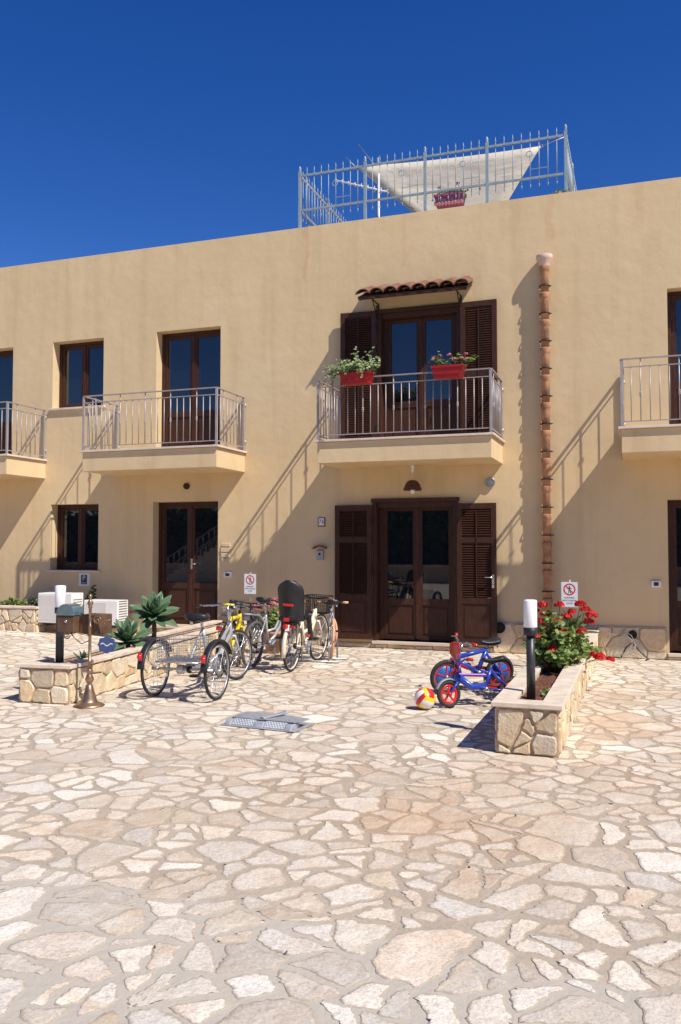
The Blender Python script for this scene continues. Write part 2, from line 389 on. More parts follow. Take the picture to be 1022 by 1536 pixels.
def shatter(P,rng,tgt,out,depth=0):
    a=area(P); t=tgt*math.exp(rng.gauss(0,.75))
    if a<t or a<tgt*.25 or depth>4: out.append(P); return
    k=len(P); cx=sum(p[0] for p in P)/k; cy=sum(p[1] for p in P)/k
    # cut roughly across the longest direction
    far=max(((p,q) for p in P for q in P),key=lambda pq:math.dist(*pq)); d=(far[1][0]-far[0][0],far[1][1]-far[0][1]); L=math.hypot(*d) or 1
    ang=math.atan2(d[1],d[0])+rng.gauss(0,.45); nx,ny=math.cos(ang),math.sin(ang); off=rng.gauss(0,.10)*L
    A,Bq=[],[]
    for i in range(k):
        p,q=P[i],P[(i+1)%k]; sp=nx*(p[0]-cx)+ny*(p[1]-cy)-off; sq=nx*(q[0]-cx)+ny*(q[1]-cy)-off
        (A if sp<=0 else Bq).append(p)
        if sp*sq<0:
            u=sp/(sp-sq); m_=(p[0]+(q[0]-p[0])*u,p[1]+(q[1]-p[1])*u); A.append(m_); Bq.append(m_)
    if len(A)<3 or len(Bq)<3: out.append(P); return
    shatter(A,rng,tgt,out,depth+1); shatter(Bq,rng,tgt,out,depth+1)
def area(P): return abs(sum(P[i-1][0]*P[i][1]-P[i][0]*P[i-1][1] for i in range(len(P))))/2
def add_stone(mb,P,h,bev,rng,mapf,tilt=.002,rim=0):
    cx=sum(p[0] for p in P)/len(P); cy=sum(p[1] for p in P)/len(P); n=len(P)
    ax,ay=rng.uniform(-tilt,tilt),rng.uniform(-tilt,tilt)
    hh=h*rng.uniform(.7,1.3)
    mn=min(math.dist(p,(cx,cy)) for p in P); f_=min(1,.55*mn/(bev+rim+1e-6))
    def lvl(s,z): 
        s*=f_
        out=[]
        for (x,y) in P:
            L=math.dist((x,y),(cx,cy)) or 1; k=max(0,(L-s)/L)
            X,Y=cx+(x-cx)*k,cy+(y-cy)*k
            out.append(mapf(X,Y,z+(ax*(X-cx)+ay*(Y-cy))*10 if z>0 else z))
        return out
    vs=lvl(0,-.01)+lvl(bev*.25,hh*.55)+lvl(bev,hh)+(lvl(bev+rim,hh) if rim else [])
    fs=[]
    for a in ((0,1,2) if rim else (0,1)):
        fs+=[(a*n+i,a*n+(i+1)%n,(a+1)*n+(i+1)%n,(a+1)*n+i) for i in range(n)]
    t0,t1=rng.random(),rng.random(); mb.tone=(t0,t1,0,1)
    mb.add(vs,fs,True)
    if rim or True:
        for i in range(len(mb.t)-n,len(mb.t)): mb.t[i]=(t0,t1,1,1)
        if not rim:
            for i in range(len(mb.t)-2*n,len(mb.t)-n): mb.t[i]=(t0,t1,.6,1)

    o=len(mb.v)-n; mb.f.append([o+i for i in range(n)]); mb.m.append(mb.mi); mb.sm.append(False)
def cladding(mb,w,h,mapf,rng,size=(.2,.14,.09),gap=.008,relief=.014,step=.03,amp=.003,dens=1.0):
    """stones over a w x h rectangle; mapf(u,v,d) gives the 3D point"""
    sd=seeds(lambda x,y:True,(0,w,0,h),size,rng,[int(20*w*h*8*dens),int(60*w*h*10*dens),int(90*w*h*14*dens)])
    sh=[]
    for P in cells(sd,(0,w,0,h)):
        if len(P)>2: shatter(P,rng,size[1]**2*4.5,sh)
    for P in sh:
        P=clean(P,.015)
        if len(P)<3 or area(P)<.0015: continue
        Q=inset(P,gap,rng)
        if len(Q)<3 or area(Q)<.001: continue
        Q=clean(Q,.01)
        if len(Q)<3: continue
        add_stone(mb,roughen(Q,step,amp,rng,.2),relief,.012,rng,mapf,.004)

# ------------------------------------------------------------------ ground
def gz(x,y):   # the yard climbs gently towards its far left corner
    a=min(max((-x-6.8)/3.5,0),1); b=min(max((y+5.5)/4.5,0),1)
    return .17*a*a*(3-2*a)*b*b*(3-2*b)
g=MB()
xs=[-14+i*.25 for i in range(81)]; ys=[-14+i*.25 for i in range(58)]
vs=[(x,y,gz(x,y)) for y in ys for x in xs]; n=len(xs)
g.smooth=True; g.add(vs,[(j*n+i,j*n+i+1,(j+1)*n+i+1,(j+1)*n+i) for j in range(len(ys)-1) for i in range(n-1)])
rng=random.Random(11)
inside=lambda x,y: y<.1 and x>-(y+12.95)*.95-1.6 and x<(y+12.95)*.12+2.4 and x>-12.5 and not(-5.95<x<-5.6 and -5.4<y<-.5) and not(-1.0<x<-.66 and -6.1<y)
sd=seeds(inside,(-12.5,4.2,-13,.1),(.24,.17,.12,.08),rng,(260,3500,14000,20000))
g.mi=1; shards=[]
for P in cells(sd):
    if len(P)>2 and area(P)<1.2: shatter(P,rng,.066,shards)
for P in shards:
    P=clean(P,.03)
    if len(P)<3: continue
    cx,cy=sum(p[0] for p in P)/len(P),sum(p[1] for p in P)/len(P); dist=math.dist((cx,cy),(0,-12.95))
    A=area(P); Q=inset(P,.0100+.0085*min(1,A/.12)*rng.uniform(.3,1.7),rng)
    if len(Q)<3: continue
    Q=clean(Q,.02)
    if len(Q)<3 or area(Q)<.0035: continue
    a_=rng.uniform(-.05,.05); ca,sa=math.cos(a_),math.sin(a_); Q=[(cx+(x-cx)*ca-(y-cy)*sa,cy+(x-cx)*sa+(y-cy)*ca) for x,y in Q]
    near=dist<6.5; Q=roughen(Q,.017 if near else .04,.0065 if near else .009,rng,.20)
    ph=rng.uniform(0,6); Q=[(x+.009*math.sin(y*17+ph)+.006*math.sin(y*41+x*9),y+.009*math.sin(x*15+ph*2)+.006*math.sin(x*37-y*11)) for x,y in Q]
    add_stone(g,Q,.0028,.004,rng,lambda x,y,z:(x,y,z+gz(x,y)),.0002,.026)
paving=g.build('paving',['mortar','paving']); tag(paving,kind='structure')
g=MB(); g.box(-400,400,-400,400,-1.0,-.03); o=g.build('ground','ground'); tag(o,kind='structure')

# ------------------------------------------------------------------ building
B=empty('apartment_building',(0,0,0),0,'ochre two storey building with brown shutters and iron railed balconies','building')
H=6.9; XL,XR=-18.,6.
OP=[(-18,-18,0,0)]
OP=[ # x0,x1,z0,z1
 (-7.98,-6.72,3.2,5.38,'fd'),(-10.17,-9.07,4.13,5.37,'w'),(-12.33,-11.07,3.2,5.35,'fd'),
 (-10.17,-9.14,1.17,2.37,'w'),(-8.02,-6.75,.25,2.38,'fd'),
 (-3.87,-2.61,3.2,5.32,'c'),(-3.95,-2.67,.12,2.30,'c'),
 (.42,1.68,3.2,5.3,'fd'),(.38,1.66,.1,2.27,'fd')]
def wall():
    mb=MB(); X=sorted({XL,XR}|{a for o in OP for a in o[:2]}); Z=sorted({0,H}|{a for o in OP for a in o[2:4]})
    T=.32
    for i in range(len(X)-1):
        for j in range(len(Z)-1):
            cx,cz=(X[i]+X[i+1])/2,(Z[j]+Z[j+1])/2
            if any(o[0]<cx<o[1] and o[2]<cz<o[3] for o in OP): continue
            mb.add([(X[i],0,Z[j]),(X[i+1],0,Z[j]),(X[i+1],0,Z[j+1]),(X[i],0,Z[j+1])],[(0,1,2,3)])
    for x0,x1,z0,z1,_ in OP:
        mb.add([(x0,0,z0),(x0,0,z1),(x0,T,z1),(x0,T,z0)],[(0,1,2,3)]); mb.add([(x1,0,z0),(x1,T,z0),(x1,T,z1),(x1,0,z1)],[(0,1,2,3)])
        mb.add([(x0,0,z1),(x1,0,z1),(x1,T,z1),(x0,T,z1)],[(0,1,2,3)]); mb.add([(x0,0,z0),(x0,T,z0),(x1,T,z0),(x1,0,z0)],[(0,1,2,3)])
        mb.add([(x0,T,z0),(x1,T,z0),(x1,T,z1),(x0,T,z1)],[(0,1,2,3)])
    # parapet top and back, side walls, rear wall
    mb.add([(XL,0,H),(XR,0,H),(XR,.25,H),(XL,.25,H)],[(0,1,2,3)]); mb.add([(XL,.25,6.1),(XL,.25,H),(XR,.25,H),(XR,.25,6.1)],[(0,1,2,3)])
    mb.add([(XL,0,0),(XL,0,H),(XL,9,H),(XL,9,0)],[(0,1,2,3)]); mb.add([(XR,0,0),(XR,9,0),(XR,9,H),(XR,0,H)],[(0,1,2,3)])
    mb.add([(XL,9,0),(XL,9,H),(XR,9,H),(XR,9,0)],[(0,1,2,3)])
    return mb.build('wall','stucco',B)
wall()
mb=MB(); mb.box(XL,XR,.26,9,6.0,6.12); mb.build('terrace_floor','terra_pale',B)
# stone plinth
rng=random.Random(5)
mb=MB(); segs=[(-14,-8.06),(-6.71,-4.62),(-2.1,.34),(1.70,4.5)]
for a,b_ in segs:
    mb.mi=0; mb.box(a,b_,-.022,.03,-.05,.455)
    mb.mi=1; cladding(mb,b_-a-.01,.445,lambda u,v,d,a=a:(a+.005+u,-.022-d,.005+v),rng,(.24,.16,.10),.007,.016)
for a,b_,h in ((-4.62,-2.1,.075),(-8.06,-6.71,.20),(.34,1.70,.055)):
    mb.mi=0; mb.box(a+.001,b_-.001,-.022,.03,-.05,h)
    mb.mi=1; cladding(mb,b_-a-.02,h-.01,lambda u,v,d,a=a:(a+.01+u,-.022-d,.005+v),rng,(.2,.12,.08),.007,.012)
mb.build('stone_plinth',['mortar_wall','clad'],B)
for a,b_,h in ((-4.0,-2.62,.075),(-8.04,-6.73,.20),(.36,1.68,.055)):
    mb=MB(); mb.box(a,b_,-.07,.22,h,h+.045); mb.build('door_threshold','marble',B,bevel=.004)
# joinery
def leaf(x0,x1,z0,z1,y,glass0,parent,kind):
    """one sash or door leaf: stiles, rails, lower raised panel; returns it"""
    s=.062; mb=MB(); t=.045
    mb.box(x0,x0+s,y,y+t,z0,z1); mb.box(x1-s,x1,y,y+t,z0,z1)
    mb.box(x0+s,x1-s,y+.001,y+t-.001,z1-s,z1); mb.box(x0+s,x1-s,y+.001,y+t-.001,z0,z0+s)
    if glass0>z0+.2:
        mb.box(x0+s,x1-s,y+.001,y+t-.001,glass0-.1,glass0)
        mb.box(x0+s,x1-s,y+.022,y+.032,z0+s,glass0-.1)
        mb.box(x0+s+.04,x1-s-.04,y+.010,y+.023,z0+s+.04,glass0-.14)
        g0=glass0
    else: g0=z0+s
    for a in (x0+s,x1-s-.012): mb.box(a,a+.012,y+.010,y+.03,g0,z1-s)
    o=mb.build(kind,'wood',parent,bevel=.003)
    p=MB(); p.box(x0+s,x1-s,y+.022,y+.03,g0,z1-s); p.build('pane','glass',parent)
    return o
def opening(x0,x1,z0,z1,y,door,name,glass0=0,handle=True):
    f=.05; mb=MB(); mb.box(x0,x0+f,y,y+.09,z0,z1); mb.box(x1-f,x1,y,y+.09,z0,z1); mb.box(x0+f,x1-f,y+.001,y+.089,z1-f,z1)
    if not door: mb.box(x0+f,x1-f,y+.001,y+.089,z0,z0+f)
    o=mb.build(name,'wood',B,bevel=.004)
    xm=(x0+x1)/2; zz=z0+(.01 if door else f)
    leaf(x0+f,xm-.004,zz,z1-f,y+.02,glass0,o,'leaf'); leaf(xm+.004,x1-f,zz,z1-f,y+.02,glass0,o,'leaf')
    c=MB(); c.box(xm-.028,xm+.028,y+.006,y+.02,zz+.02,z1-f-.02); c.build('meeting_strip','wood',o,bevel=.003)
    if handle:
        hz=z0+1.05 if door else (z0+z1)/2
        h=MB(); h.box(xm+.012,xm+.045,y-.002,y+.006,hz-.09,hz+.09) if door else h.box(xm-.012,xm+.012,y-.002,y+.006,hz-.05,hz+.05)
        h.tube([(xm+.028 if door else xm,y,hz),(xm+.028 if door else xm,y-.045,hz),(xm+.13 if door else xm,y-.05,hz if door else hz-.1)],.008,8)
        h.build('handle','chrome',o)
    return o
for x0,x1,z0,z1,k in OP:
    if k=='w':
        o=opening(x0,x1,z0,z1,.19,False,'window',0,False)
        s=MB(); s.box(x0-.05,x1+.05,-.05,.19,z0-.032,z0+.004); s.build('sill','marble',o,bevel=.004)
    elif k=='fd': opening(x0,x1,z0,z1,.19,True,'french_door',z0+(.72 if z0<1 else .78),z0<1 and x0<-5)
    else: 
        opening(x0+.02,x1-.02,z0,z1-.02,.13,True,'french_door',z0+(.66 if z0<1 else .72),False)
        # casing standing proud of the wall, shutters fold against it
        mb=MB(); w=.045
        mb.box(x0-w,x0+.02,-.04,.13,z0,z1+.0); mb.box(x1-.02,x1+w,-.04,.13,z0,z1+.0); mb.box(x0-w-.02,x1+w+.02,-.055,.13,z1,z1+.06)
        mb.box(x0+.02,x1-.02,.0,.12,z1-.08,z1)
        mb.build('door_casing','wood',B,bevel=.004)
def shutter(x0,x1,z0,z1,hinge_left,ang,panel):
    w=x1-x0; mb=MB(); t=.04; s=.075
    mb.box(0,s,-t,0,0,z1-z0); mb.box(w-s,w,-t,0,0,z1-z0); H_=z1-z0
    pz=.62 if panel else 0
    rails=[0,pz,H_*.72 if panel else H_*.48,H_-.085] if panel else [0,H_*.46,H_-.085]
    for r in rails: mb.box(s,w-s,-t+.001,-.001,r,r+.085)
    if panel: mb.box(s,w-s,-.026,-.014,.085,pz); mb.box(s+.04,w-s-.04,-.036,-.024,.125,pz-.04)
    z=(pz if panel else 0)+.10
    while z<H_-.10:
        if all(not(r-.03<z<r+.085) for r in rails):
            mb.add([(s,-.036,z),(w-s,-.036,z),(w-s,-.006,z+.03),(s,-.006,z+.03),(s,-.036,z+.007),(w-s,-.036,z+.007),(w-s,-.006,z+.037),(s,-.006,z+.037)],
              [(0,3,2,1),(4,5,6,7),(0,1,5,4),(1,2,6,5),(2,3,7,6),(3,0,4,7)],False)
        z+=.036
    mb.box(s,w-s,-.006,-.002,.09+pz,H_-.08)
    mb.box(w*.5-.006,w*.5+.006,-.05,-.038,pz+.12,H_-.12)
    o=mb.build('shutter','wood',B)
    if hinge_left: o.location=(x0,-.045,z0); o.rotation_euler=(0,0,-ang)
    else:
        o.location=(x1-w*math.cos(ang),-.045-w*math.sin(ang),z0); o.rotation_euler=(0,0,ang)
    for k in (.12,.5,.88):
        h=MB(); h.box((0 if hinge_left else w)-.012,(0 if hinge_left else w)+.012,-.05,-.036,H_*k-.05,H_*k+.05); h.build('hinge','iron',o)
    return o
shutter(-4.51,-3.92,3.21,5.36,False,R(3),False); shutter(-2.56,-2.0,3.21,5.36,True,R(2),False)
shutter(-4.60,-4.0,.14,2.26,False,R(5),True)
s=shutter(-2.63,-2.03,.12,2.26,True,R(2.5),True)
h=MB(); h.box(.535,.57,-.048,-.04,.86,1.06); h.tube([(.552,-.048,1.02),(.552,-.09,1.02),(.43,-.095,1.02)],.009,8); h.lathe([(.018,0),(.018,.012)],(.552,-.048,.9),12,(0,-1,0)); h.build('handle','chrome',s)

# tiled canopy over the middle balcony door
cn=MB(); x0,x1=-4.13,-2.36
cn.bar((x0+.02,-.22,5.655),(x1-.02,-.22,5.655),.46,.02,(0,-.45,1))
cn.mi=1
ya,yb=-.48,-.0; za,zb=5.60,5.80
n=8; pw=(x1-x0)/n
for i in range(n):
    cx=x0+pw*(i+.5); prof=[]
    for end,(y,z,rr) in enumerate(((ya,za,pw*.54),(yb,zb,pw*.46))):
        for q in range(9):
            t=PI*q/8; prof.append((cx-math.cos(t)*rr,y,z+math.sin(t)*rr*.75-.01))
        for q in range(9):
            t=PI*(8-q)/8; prof.append((cx-math.cos(t)*(rr-.014),y,z+math.sin(t)*(rr-.014)*.75-.01))
    cn.add(prof,[(k,(k+1)%18,18+(k+1)%18,18+k) for k in range(18)]+[tuple(range(18))[::-1],tuple(range(18,36))],False)
canopy=cn.build('canopy',['wood','tile'],B)
fr=MB(); fr.box(x0+.03,x1-.03,-.44,-.41,5.525,5.575); fr.bar((x0+.05,-.40,5.545),(x0+.05,-.002,5.725),.035,.045); fr.bar((x1-.05,-.40,5.545),(x1-.05,-.002,5.725),.035,.045); fr.build('canopy_beam','wood',canopy)
for bx in (-3.90,-2.56):
    k=MB(); k.box(bx-.012,bx+.012,-.018,-.004,5.28,5.56); k.tube([(bx,-.02,5.55),(bx,-.38,5.54)],.011,6)
    pts=[(bx,-.02-.30*(t/10)**.7,5.34+.19*(t/10)) for t in range(11)]; k.tube(pts,.009,6)
    k.ring((bx,-.09,5.47),.035,.007,(1,0,0),14,5); k.ring((bx,-.065,5.325),.028,.007,(1,0,0),14,5)
    k.build('bracket','iron',canopy)

for o_ in (canopy,): o_.location.z-=.07

# balconies
def balcony(x0,x1):
    D=1.04; mb=MB()
    mb.box(x0+.02,x1-.02,-D+.02,0,2.85,3.165)
    o=mb.build('balcony','stucco',B,bevel=.006)
    mb=MB(); mb.box(x0-.02,x1+.02,-D-.02,-.003,3.168,3.20); mb.build('slab_edge','marble',o,bevel=.004)
    r=MB(); z1,z2,z3=4.11,4.0,3.27; a,b_,y=x0+.03,x1-.03,-D+.03
    path=[(a,-.02,0),(a,y,0),(b_,y,0),(b_,-.02,0)]
    for k in range(3):
        p,q=Vector(path[k]),Vector(path[k+1])
        r.bar(p+Vector((0,0,z1)),q+Vector((0,0,z1)),.045,.014)
        for z in (z2,z3): r.bar(p+Vector((0,0,z)),q+Vector((0,0,z)),.022,.012)
    r.build('handrail','rail',o)
    for (px,py) in ((a,y),(b_,y),(a,-.04),(b_,-.04)):
        q=MB(); q.box(px-.016,px+.016,py-.016,py+.016,3.2,z1-.01); q.box(px-.04,px+.04,py-.04,py+.04,3.2,3.207); q.build('railing_post','rail',o)
    plain=MB(); plain.tube([(0,0,z3),(0,0,z2)],.0075,6)
    fancy=MB(); fancy.tube([(0,0,z3),(0,0,z1)],.009,6); fancy.lathe([(.009,-.035),(.018,-.025),(.011,-.012),(.020,0),(.011,.012),(.018,.025),(.009,.035)],(0,0,3.63),8)
    pm=plain.build('baluster','rail',o); fm=fancy.build('baluster','rail',o); used=[0,0]
    def put(px,py,kind):
        src=(pm,fm)[kind]
        if used[kind]: c=src.copy(); col.objects.link(c); c.parent=o
        else: c=src; used[kind]=1
        c.location=(px,py,0)
    L=b_-a; n=int(round(L/.118)); 
    for i in range(1,n): put(a+L*i/n,y,1 if i%4==2 else 0)
    n=8
    for i in range(1,n):
        for px in (a,b_): put(px,y+(-.04-y)*i/n,1 if i%4==2 else 0)
    st=MB()
    for px in (a,b_):
        st.tube([(px,-.055,3.36),(px,-.004,3.36)],.012,8); st.lathe([(.035,0),(.035,.01)],(px,-.005,3.36),12,(0,-1,0))
        st.tube([(px,-.055,3.98),(px,-.004,3.98)],.012,8); st.lathe([(.035,0),(.035,.01)],(px,-.005,3.98),12,(0,-1,0))
    st.build('wall_fixing','rail',o)
    return o
for a,b_ in ((-8.77,-6.23),(-4.58,-1.92),(-.23,2.35),(-12.9,-10.28)): balcony(a,b_)

# ------------------------------------------------------------------ roof terrace
T=empty('terrace_railing',(-5.31,.12,6.9),0,'grey spiked metal railing round the roof terrace','railing')
def T_(mb,name,m='roofrail'): 
    mb.M=None; o=mb.build(name,m,T); o.location=(5.31,-.12,-6.9); return o
posts=[-5.31,-4.16,-3.155,-2.165,-.975]
def rpost(x,y,zt=7.90):
    q=MB(); q.box(x-.022,x+.022,y-.022,y+.022,6.9 if y<.3 else 6.12,zt); q.lathe([(.022,0),(.03,.012),(.012,.03),(.026,.05),(.02,.07),(.004,.10)],(x,y,zt),8); T_(q,'railing_post')
for x in posts: rpost(x,.12)
for y in (1.5,2.9,4.3):
    for x in (posts[0],posts[-1]): rpost(x,y)
for (p,q) in [((posts[0],.12),(posts[-1],.12)),((posts[0],.12),(posts[0],4.3)),((posts[-1],.12),(posts[-1],4.3))]:
    r=MB()
    for z in (7.83,7.24): r.bar((*p,z),(*q,z),.03,.03)
    T_(r,'rail')
bm_=MB(); bm_.tube([(0,0,7.12),(0,0,7.90)],.0072,5); bm_.lathe([(.007,0),(.012,.02),(.008,.045),(.002,.09)],(0,0,7.88),6); bm_.lathe([(.002,0),(.012,.05),(.008,.06)],(0,0,7.08),6)
b0=T_(bm_,'spiked_bar'); first=True
rg=MB(); rg.ring((0,0,7.62),.045,.007,(0,1,0),16,5); ring0=T_(rg,'ring_ornament'); ringused=False
def addbar(x,y):
    global first
    if first: c=b0; first=False
    else: c=b0.copy(); col.objects.link(c); c.parent=T
    c.location=(x+5.31,y-.12,-6.9)
def addring(x,y):
    global ringused
    c=ring0 if not ringused else ring0.copy()
    if ringused: col.objects.link(c); c.parent=T
    ringused=True; c.location=(x+5.31,y-.12,-6.9)
for i in range(4):
    a,b_=posts[i],posts[i+1]; n=9 if i in (0,3) else 8
    for k in range(1,n): addbar(a+(b_-a)*k/n,.12)
    addring(a+(b_-a)*(4.9/n),.12)
    cb=MB(); u=a+(b_-a)*5/n; cb.bar((u,.12,7.38),(u+(b_-a)*2/n,.12,7.38),.008,.008); T_(cb,'cross_bar')
for x in (posts[0],posts[-1]):
    for k in range(1,30): addbar(x,.12+4.18*k/30)
# shade sail: tensioned triangle, its low corner down on the terrace
A_,Bp,Cp=Vector((-4.78,1.5,8.5)),Vector((-1.45,1.2,8.22)),Vector((-2.50,.75,6.25))
N=14; mb=MB(); idx={}; vs=[]
cen=(A_+Bp+Cp)/3
for i in range(N+1):
    for j in range(N+1-i):
        u,v=i/N,j/N; w=1-u-v; p=A_*w+Bp*u+Cp*v
        pull=.42*(u*w)+.06*(v*w)+.12*(u*v)
        edge=(cen-p); p=p+edge*pull*.55*(1 if min(u,v,w)<1e-6 else .9)
        p.y+=.5*27*u*v*w*.12; p.z-=.10*27*u*v*w*.3
        idx[i,j]=len(vs); vs.append(p)
fs=[]
for i in range(N):
    for j in range(N-i):
        fs.append((idx[i,j],idx[i+1,j],idx[i,j+1]))
        if j<N-i-1: fs.append((idx[i+1,j],idx[i+1,j+1],idx[i,j+1]))
mb.smooth=True; mb.add(vs,fs); sail=mb.build('shade_sail','sail'); tag(sail,'cream canvas shade sail stretched behind the roof railing','shade sail')
md=sail.modifiers.new('t','SOLIDIFY'); md.thickness=.006
mb=MB(); 
for p,q in ((A_,Vector((-5.0,1.6,8.75))),(Bp,Vector((-1.02,1.25,8.35)))): mb.tube([p,q],.008,5); mb.ring(p,.03,.006,(0,1,0),10,4)
mb.build('sail_rope','alu',sail)
mb=MB(); mb.tube([(-4.42,1.7,6.12),(-4.42,1.7,8.70)],.022,8); mb.tube([(-4.30,1.7,8.42),(-4.5,1.7,8.60),(-4.80,1.72,9.02)],[.012,.01,.008],6); mb.lathe([(.03,0),(.03,.1)],(-4.42,1.7,8.45),8)
mast=mb.build('sail_mast','alu'); tag(mast,'slim grey mast leaning behind the sail at the left','mast')
an=empty('tv_antenna',(-4.25,1.2,6.12),0,'thin white television aerial behind the railing left of the sail','antenna')
mb=MB(); mb.tube([(0,0,0),(0,0,2.05)],.016,8); mb.build('pole','white',an)
mb=MB(); p,q=Vector((.16,0,1.70)),Vector((-.82,.05,2.07)); mb.tube([p,q],.014,6)
for k in range(9):
    t=k/8; c=p.lerp(q,t); l=.07-.025*t; mb.tube([c+Vector((0,-l,-.0)),c+Vector((0,l,.0))],.006,5); mb.tube([c+Vector((0,0,-l*.8)),c+Vector((0,0,l*.8))],.006,5)
mb.build('boom','white',an)

# ------------------------------------------------------------------ foliage helpers
def leaf_quad(mb,c,nrm,size,rng,shape=6,asp=1.0,tone=None):
    nrm=nrm.normalized(); a=nrm.orthogonal().normalized(); a=(Matrix.Rotation(rng.uniform(0,2*PI),3,nrm)@a); b=nrm.cross(a)
    mb.tone=tone or (rng.random(),0,0,1)
    vs=[c+nrm*size*-.12]+[c+(a*math.cos(2*PI*i/shape)*asp+b*math.sin(2*PI*i/shape))*size*(1+.12*math.sin(3*i)) for i in range(shape)]
    mb.add(vs,[(0,1+i,1+(i+1)%shape) for i in range(shape)],False)
def rvec(rng):
    z=rng.uniform(-1,1); t=rng.uniform(0,2*PI); s=math.sqrt(1-z*z); return Vector((s*math.cos(t),s*math.sin(t),z))
def umbel(mb,c,r,rng,n=26,big=1):
    for _ in range(n):
        d=rvec(rng); d.z=abs(d.z)*.8-.15; leaf_quad(mb,c+d*r*rng.uniform(.6,1),d+rvec(rng)*.4,r*.30*big,rng,5)
def flower_box(name,x0,x1,y,z0,h,label,boxm,plant):
    o=empty(name,((x0+x1)/2,y,z0),0,label,'flower box'); w=(x1-x0)/2
    mb=MB(); d=.09
    mb.add([(-w*.88,-d*.8,0),(w*.88,-d*.8,0),(w*.88,d*.8,0),(-w*.88,d*.8,0),(-w,-d,h*.82),(w,-d,h*.82),(w,d,h*.82),(-w,d,h*.82)],
       [(0,3,2,1),(0,1,5,4),(1,2,6,5),(2,3,7,6),(3,0,4,7)],False)
    mb.box(-w-.012,w+.012,-d-.012,-d+.004,h*.8,h); mb.box(-w-.012,w+.012,d-.004,d+.012,h*.8,h); mb.box(-w-.012,-w+.004,-d+.004,d-.004,h*.8,h); mb.box(w-.004,w+.012,-d+.004,d-.004,h*.8,h)
    mb.box(-w*.86,w*.86,-d-.004,-d*.9,h*.30,h*.36)
    mb.build('trough',boxm,o,bevel=.004)
    s=MB(); s.box(-w+.005,w-.005,-d+.005,d-.005,h*.7,h*.9); s.build('soil','soil',o)
    return o,w,d
# ivy box
rng=random.Random(21)
o,w,d=flower_box('flower_box',-4.13,-3.66,-1.13,3.985,.17,'red flower box with trailing pale ivy at the left end of the balcony rail','redplastic','ivy')
mb=MB(); st=MB()
for k in range(75):
    sx=rng.uniform(-w*1.05,w); sy=rng.uniform(-d,d); L=rng.uniform(.15,.42); P=[Vector((sx,sy,.15))]
    dirx=rng.uniform(-1,1)+(-.9 if sx<-.1 else .35 if sx>.1 else 0); diry=rng.uniform(-1.1,.5); v=Vector((dirx*.6,diry*.5,rng.uniform(.5,1.3))).normalized()
    fall=rng.uniform(.10,.34)
    for q in range(int(L/.03)):
        P.append(P[-1]+v*.03); v.z-=fall*.9; v.normalize()
        if P[-1].y>-d*1.05 and P[-1].z<.17 and abs(P[-1].x)<w: P[-1].z=.17
    st.tube(P,.0025,4,caps=False)
    for q,p in enumerate(P[1:]):
        if rng.random()<.88: leaf_quad(mb,p+rvec(rng)*.02,Vector((rng.uniform(-.6,.6),-.8,.7)),rng.uniform(.017,.032),rng,5,.8)
mb.build('ivy_leaves','ivy',o); st.build('ivy_stems','leaf',o)
o,w,d=flower_box('flower_box',-2.75,-2.30,-1.13,3.985,.175,'red flower box with pink geraniums at the right of the balcony rail','redplastic','ger')
mb=MB(); st=MB(); fl=MB()
for k in range(20):
    b0_=Vector((rng.uniform(-w,w),rng.uniform(-d,d)*.7,.16)); tip=b0_+Vector((rng.uniform(-.1,.1)+(.14 if b0_.x>w*.5 else 0),rng.uniform(-.12,.08),rng.uniform(.05,.20)))
    st.tube([b0_,(b0_+tip)/2+Vector((0,0,.02)),tip],.003,4,caps=False)
    for q in range(9): leaf_quad(mb,b0_.lerp(tip,rng.uniform(.3,1.05))+rvec(rng)*.035,Vector((rng.uniform(-.5,.5),-.5,1)),rng.uniform(.016,.03),rng,7)
for (fx,fy,fz) in ((-.17,-.05,.30),(-.12,0,.33),(.02,-.03,.33),(.20,-.06,.27),(.26,-.05,.32),(.10,-.1,.25),(.27,-.08,.24),(-.20,-.1,.27)):
    st.tube([(fx*.8,0,.16),(fx,fy,fz)],.003,4); umbel(fl,Vector((fx,fy,fz)),.034,rng,20)
mb.build('leaves','leaf',o); st.build('stems','leaf',o); fl.build('blossoms','pinkflower',o)
# roof box
o,w,d=flower_box('flower_box',-3.02,-2.55,.28,7.02,.20,'mauve flower box with magenta flowers behind the roof railing','magenta','x')
mb=MB()
for k in range(9): mb.lathe([(.001,-.03),(.038,0),(.03,.05)],(-w+.03+k*(2*w-.06)/8,-d-.0,.03),8)
mb.build('scalloped_liner','pinkbox',o)
hk=MB()
for xx in (-w*.7,w*.7): hk.tube([(xx,-.16,.30),(xx,-.10,.26),(xx,-.10,.02),(xx,.06,-.01)],.007,5)
hk.build('hanging_hook','alu',o)
mb=MB(); fl=MB()
for k in range(200):
    p=Vector((rng.gauss(0,w*.6),rng.uniform(-d,d),.2+abs(rng.gauss(0,.03))))
    if abs(p.x)>w: p.z-=rng.uniform(0,.12); p.x*=.85
    leaf_quad(mb,p,rvec(rng),.02,rng,5)
for (fx,fz) in ((-.17,.33),(-.12,.27),(.13,.36),(.09,.27),(.2,.28),(.0,.25)): umbel(fl,Vector((fx,-.03,fz)),.035,rng,20)
fm=leafmat('magenta_petal',(.35,.02,.12),(.60,.10,.30),20,.6,.3)
mb.build('leaves','leaf',o); fl.build('blossoms',fm,o)
mb=MB()
for k in range(90): leaf_quad(mb,Vector((rng.gauss(-.02,.08),rng.uniform(-.05,.1),abs(rng.gauss(.03,.035)))),rvec(rng),.02,rng,5)
o=mb.build('weed','ivy'); o.location=(-1.06,.13,6.9); tag(o,'small dry weed growing on the parapet by the right railing post','plant')

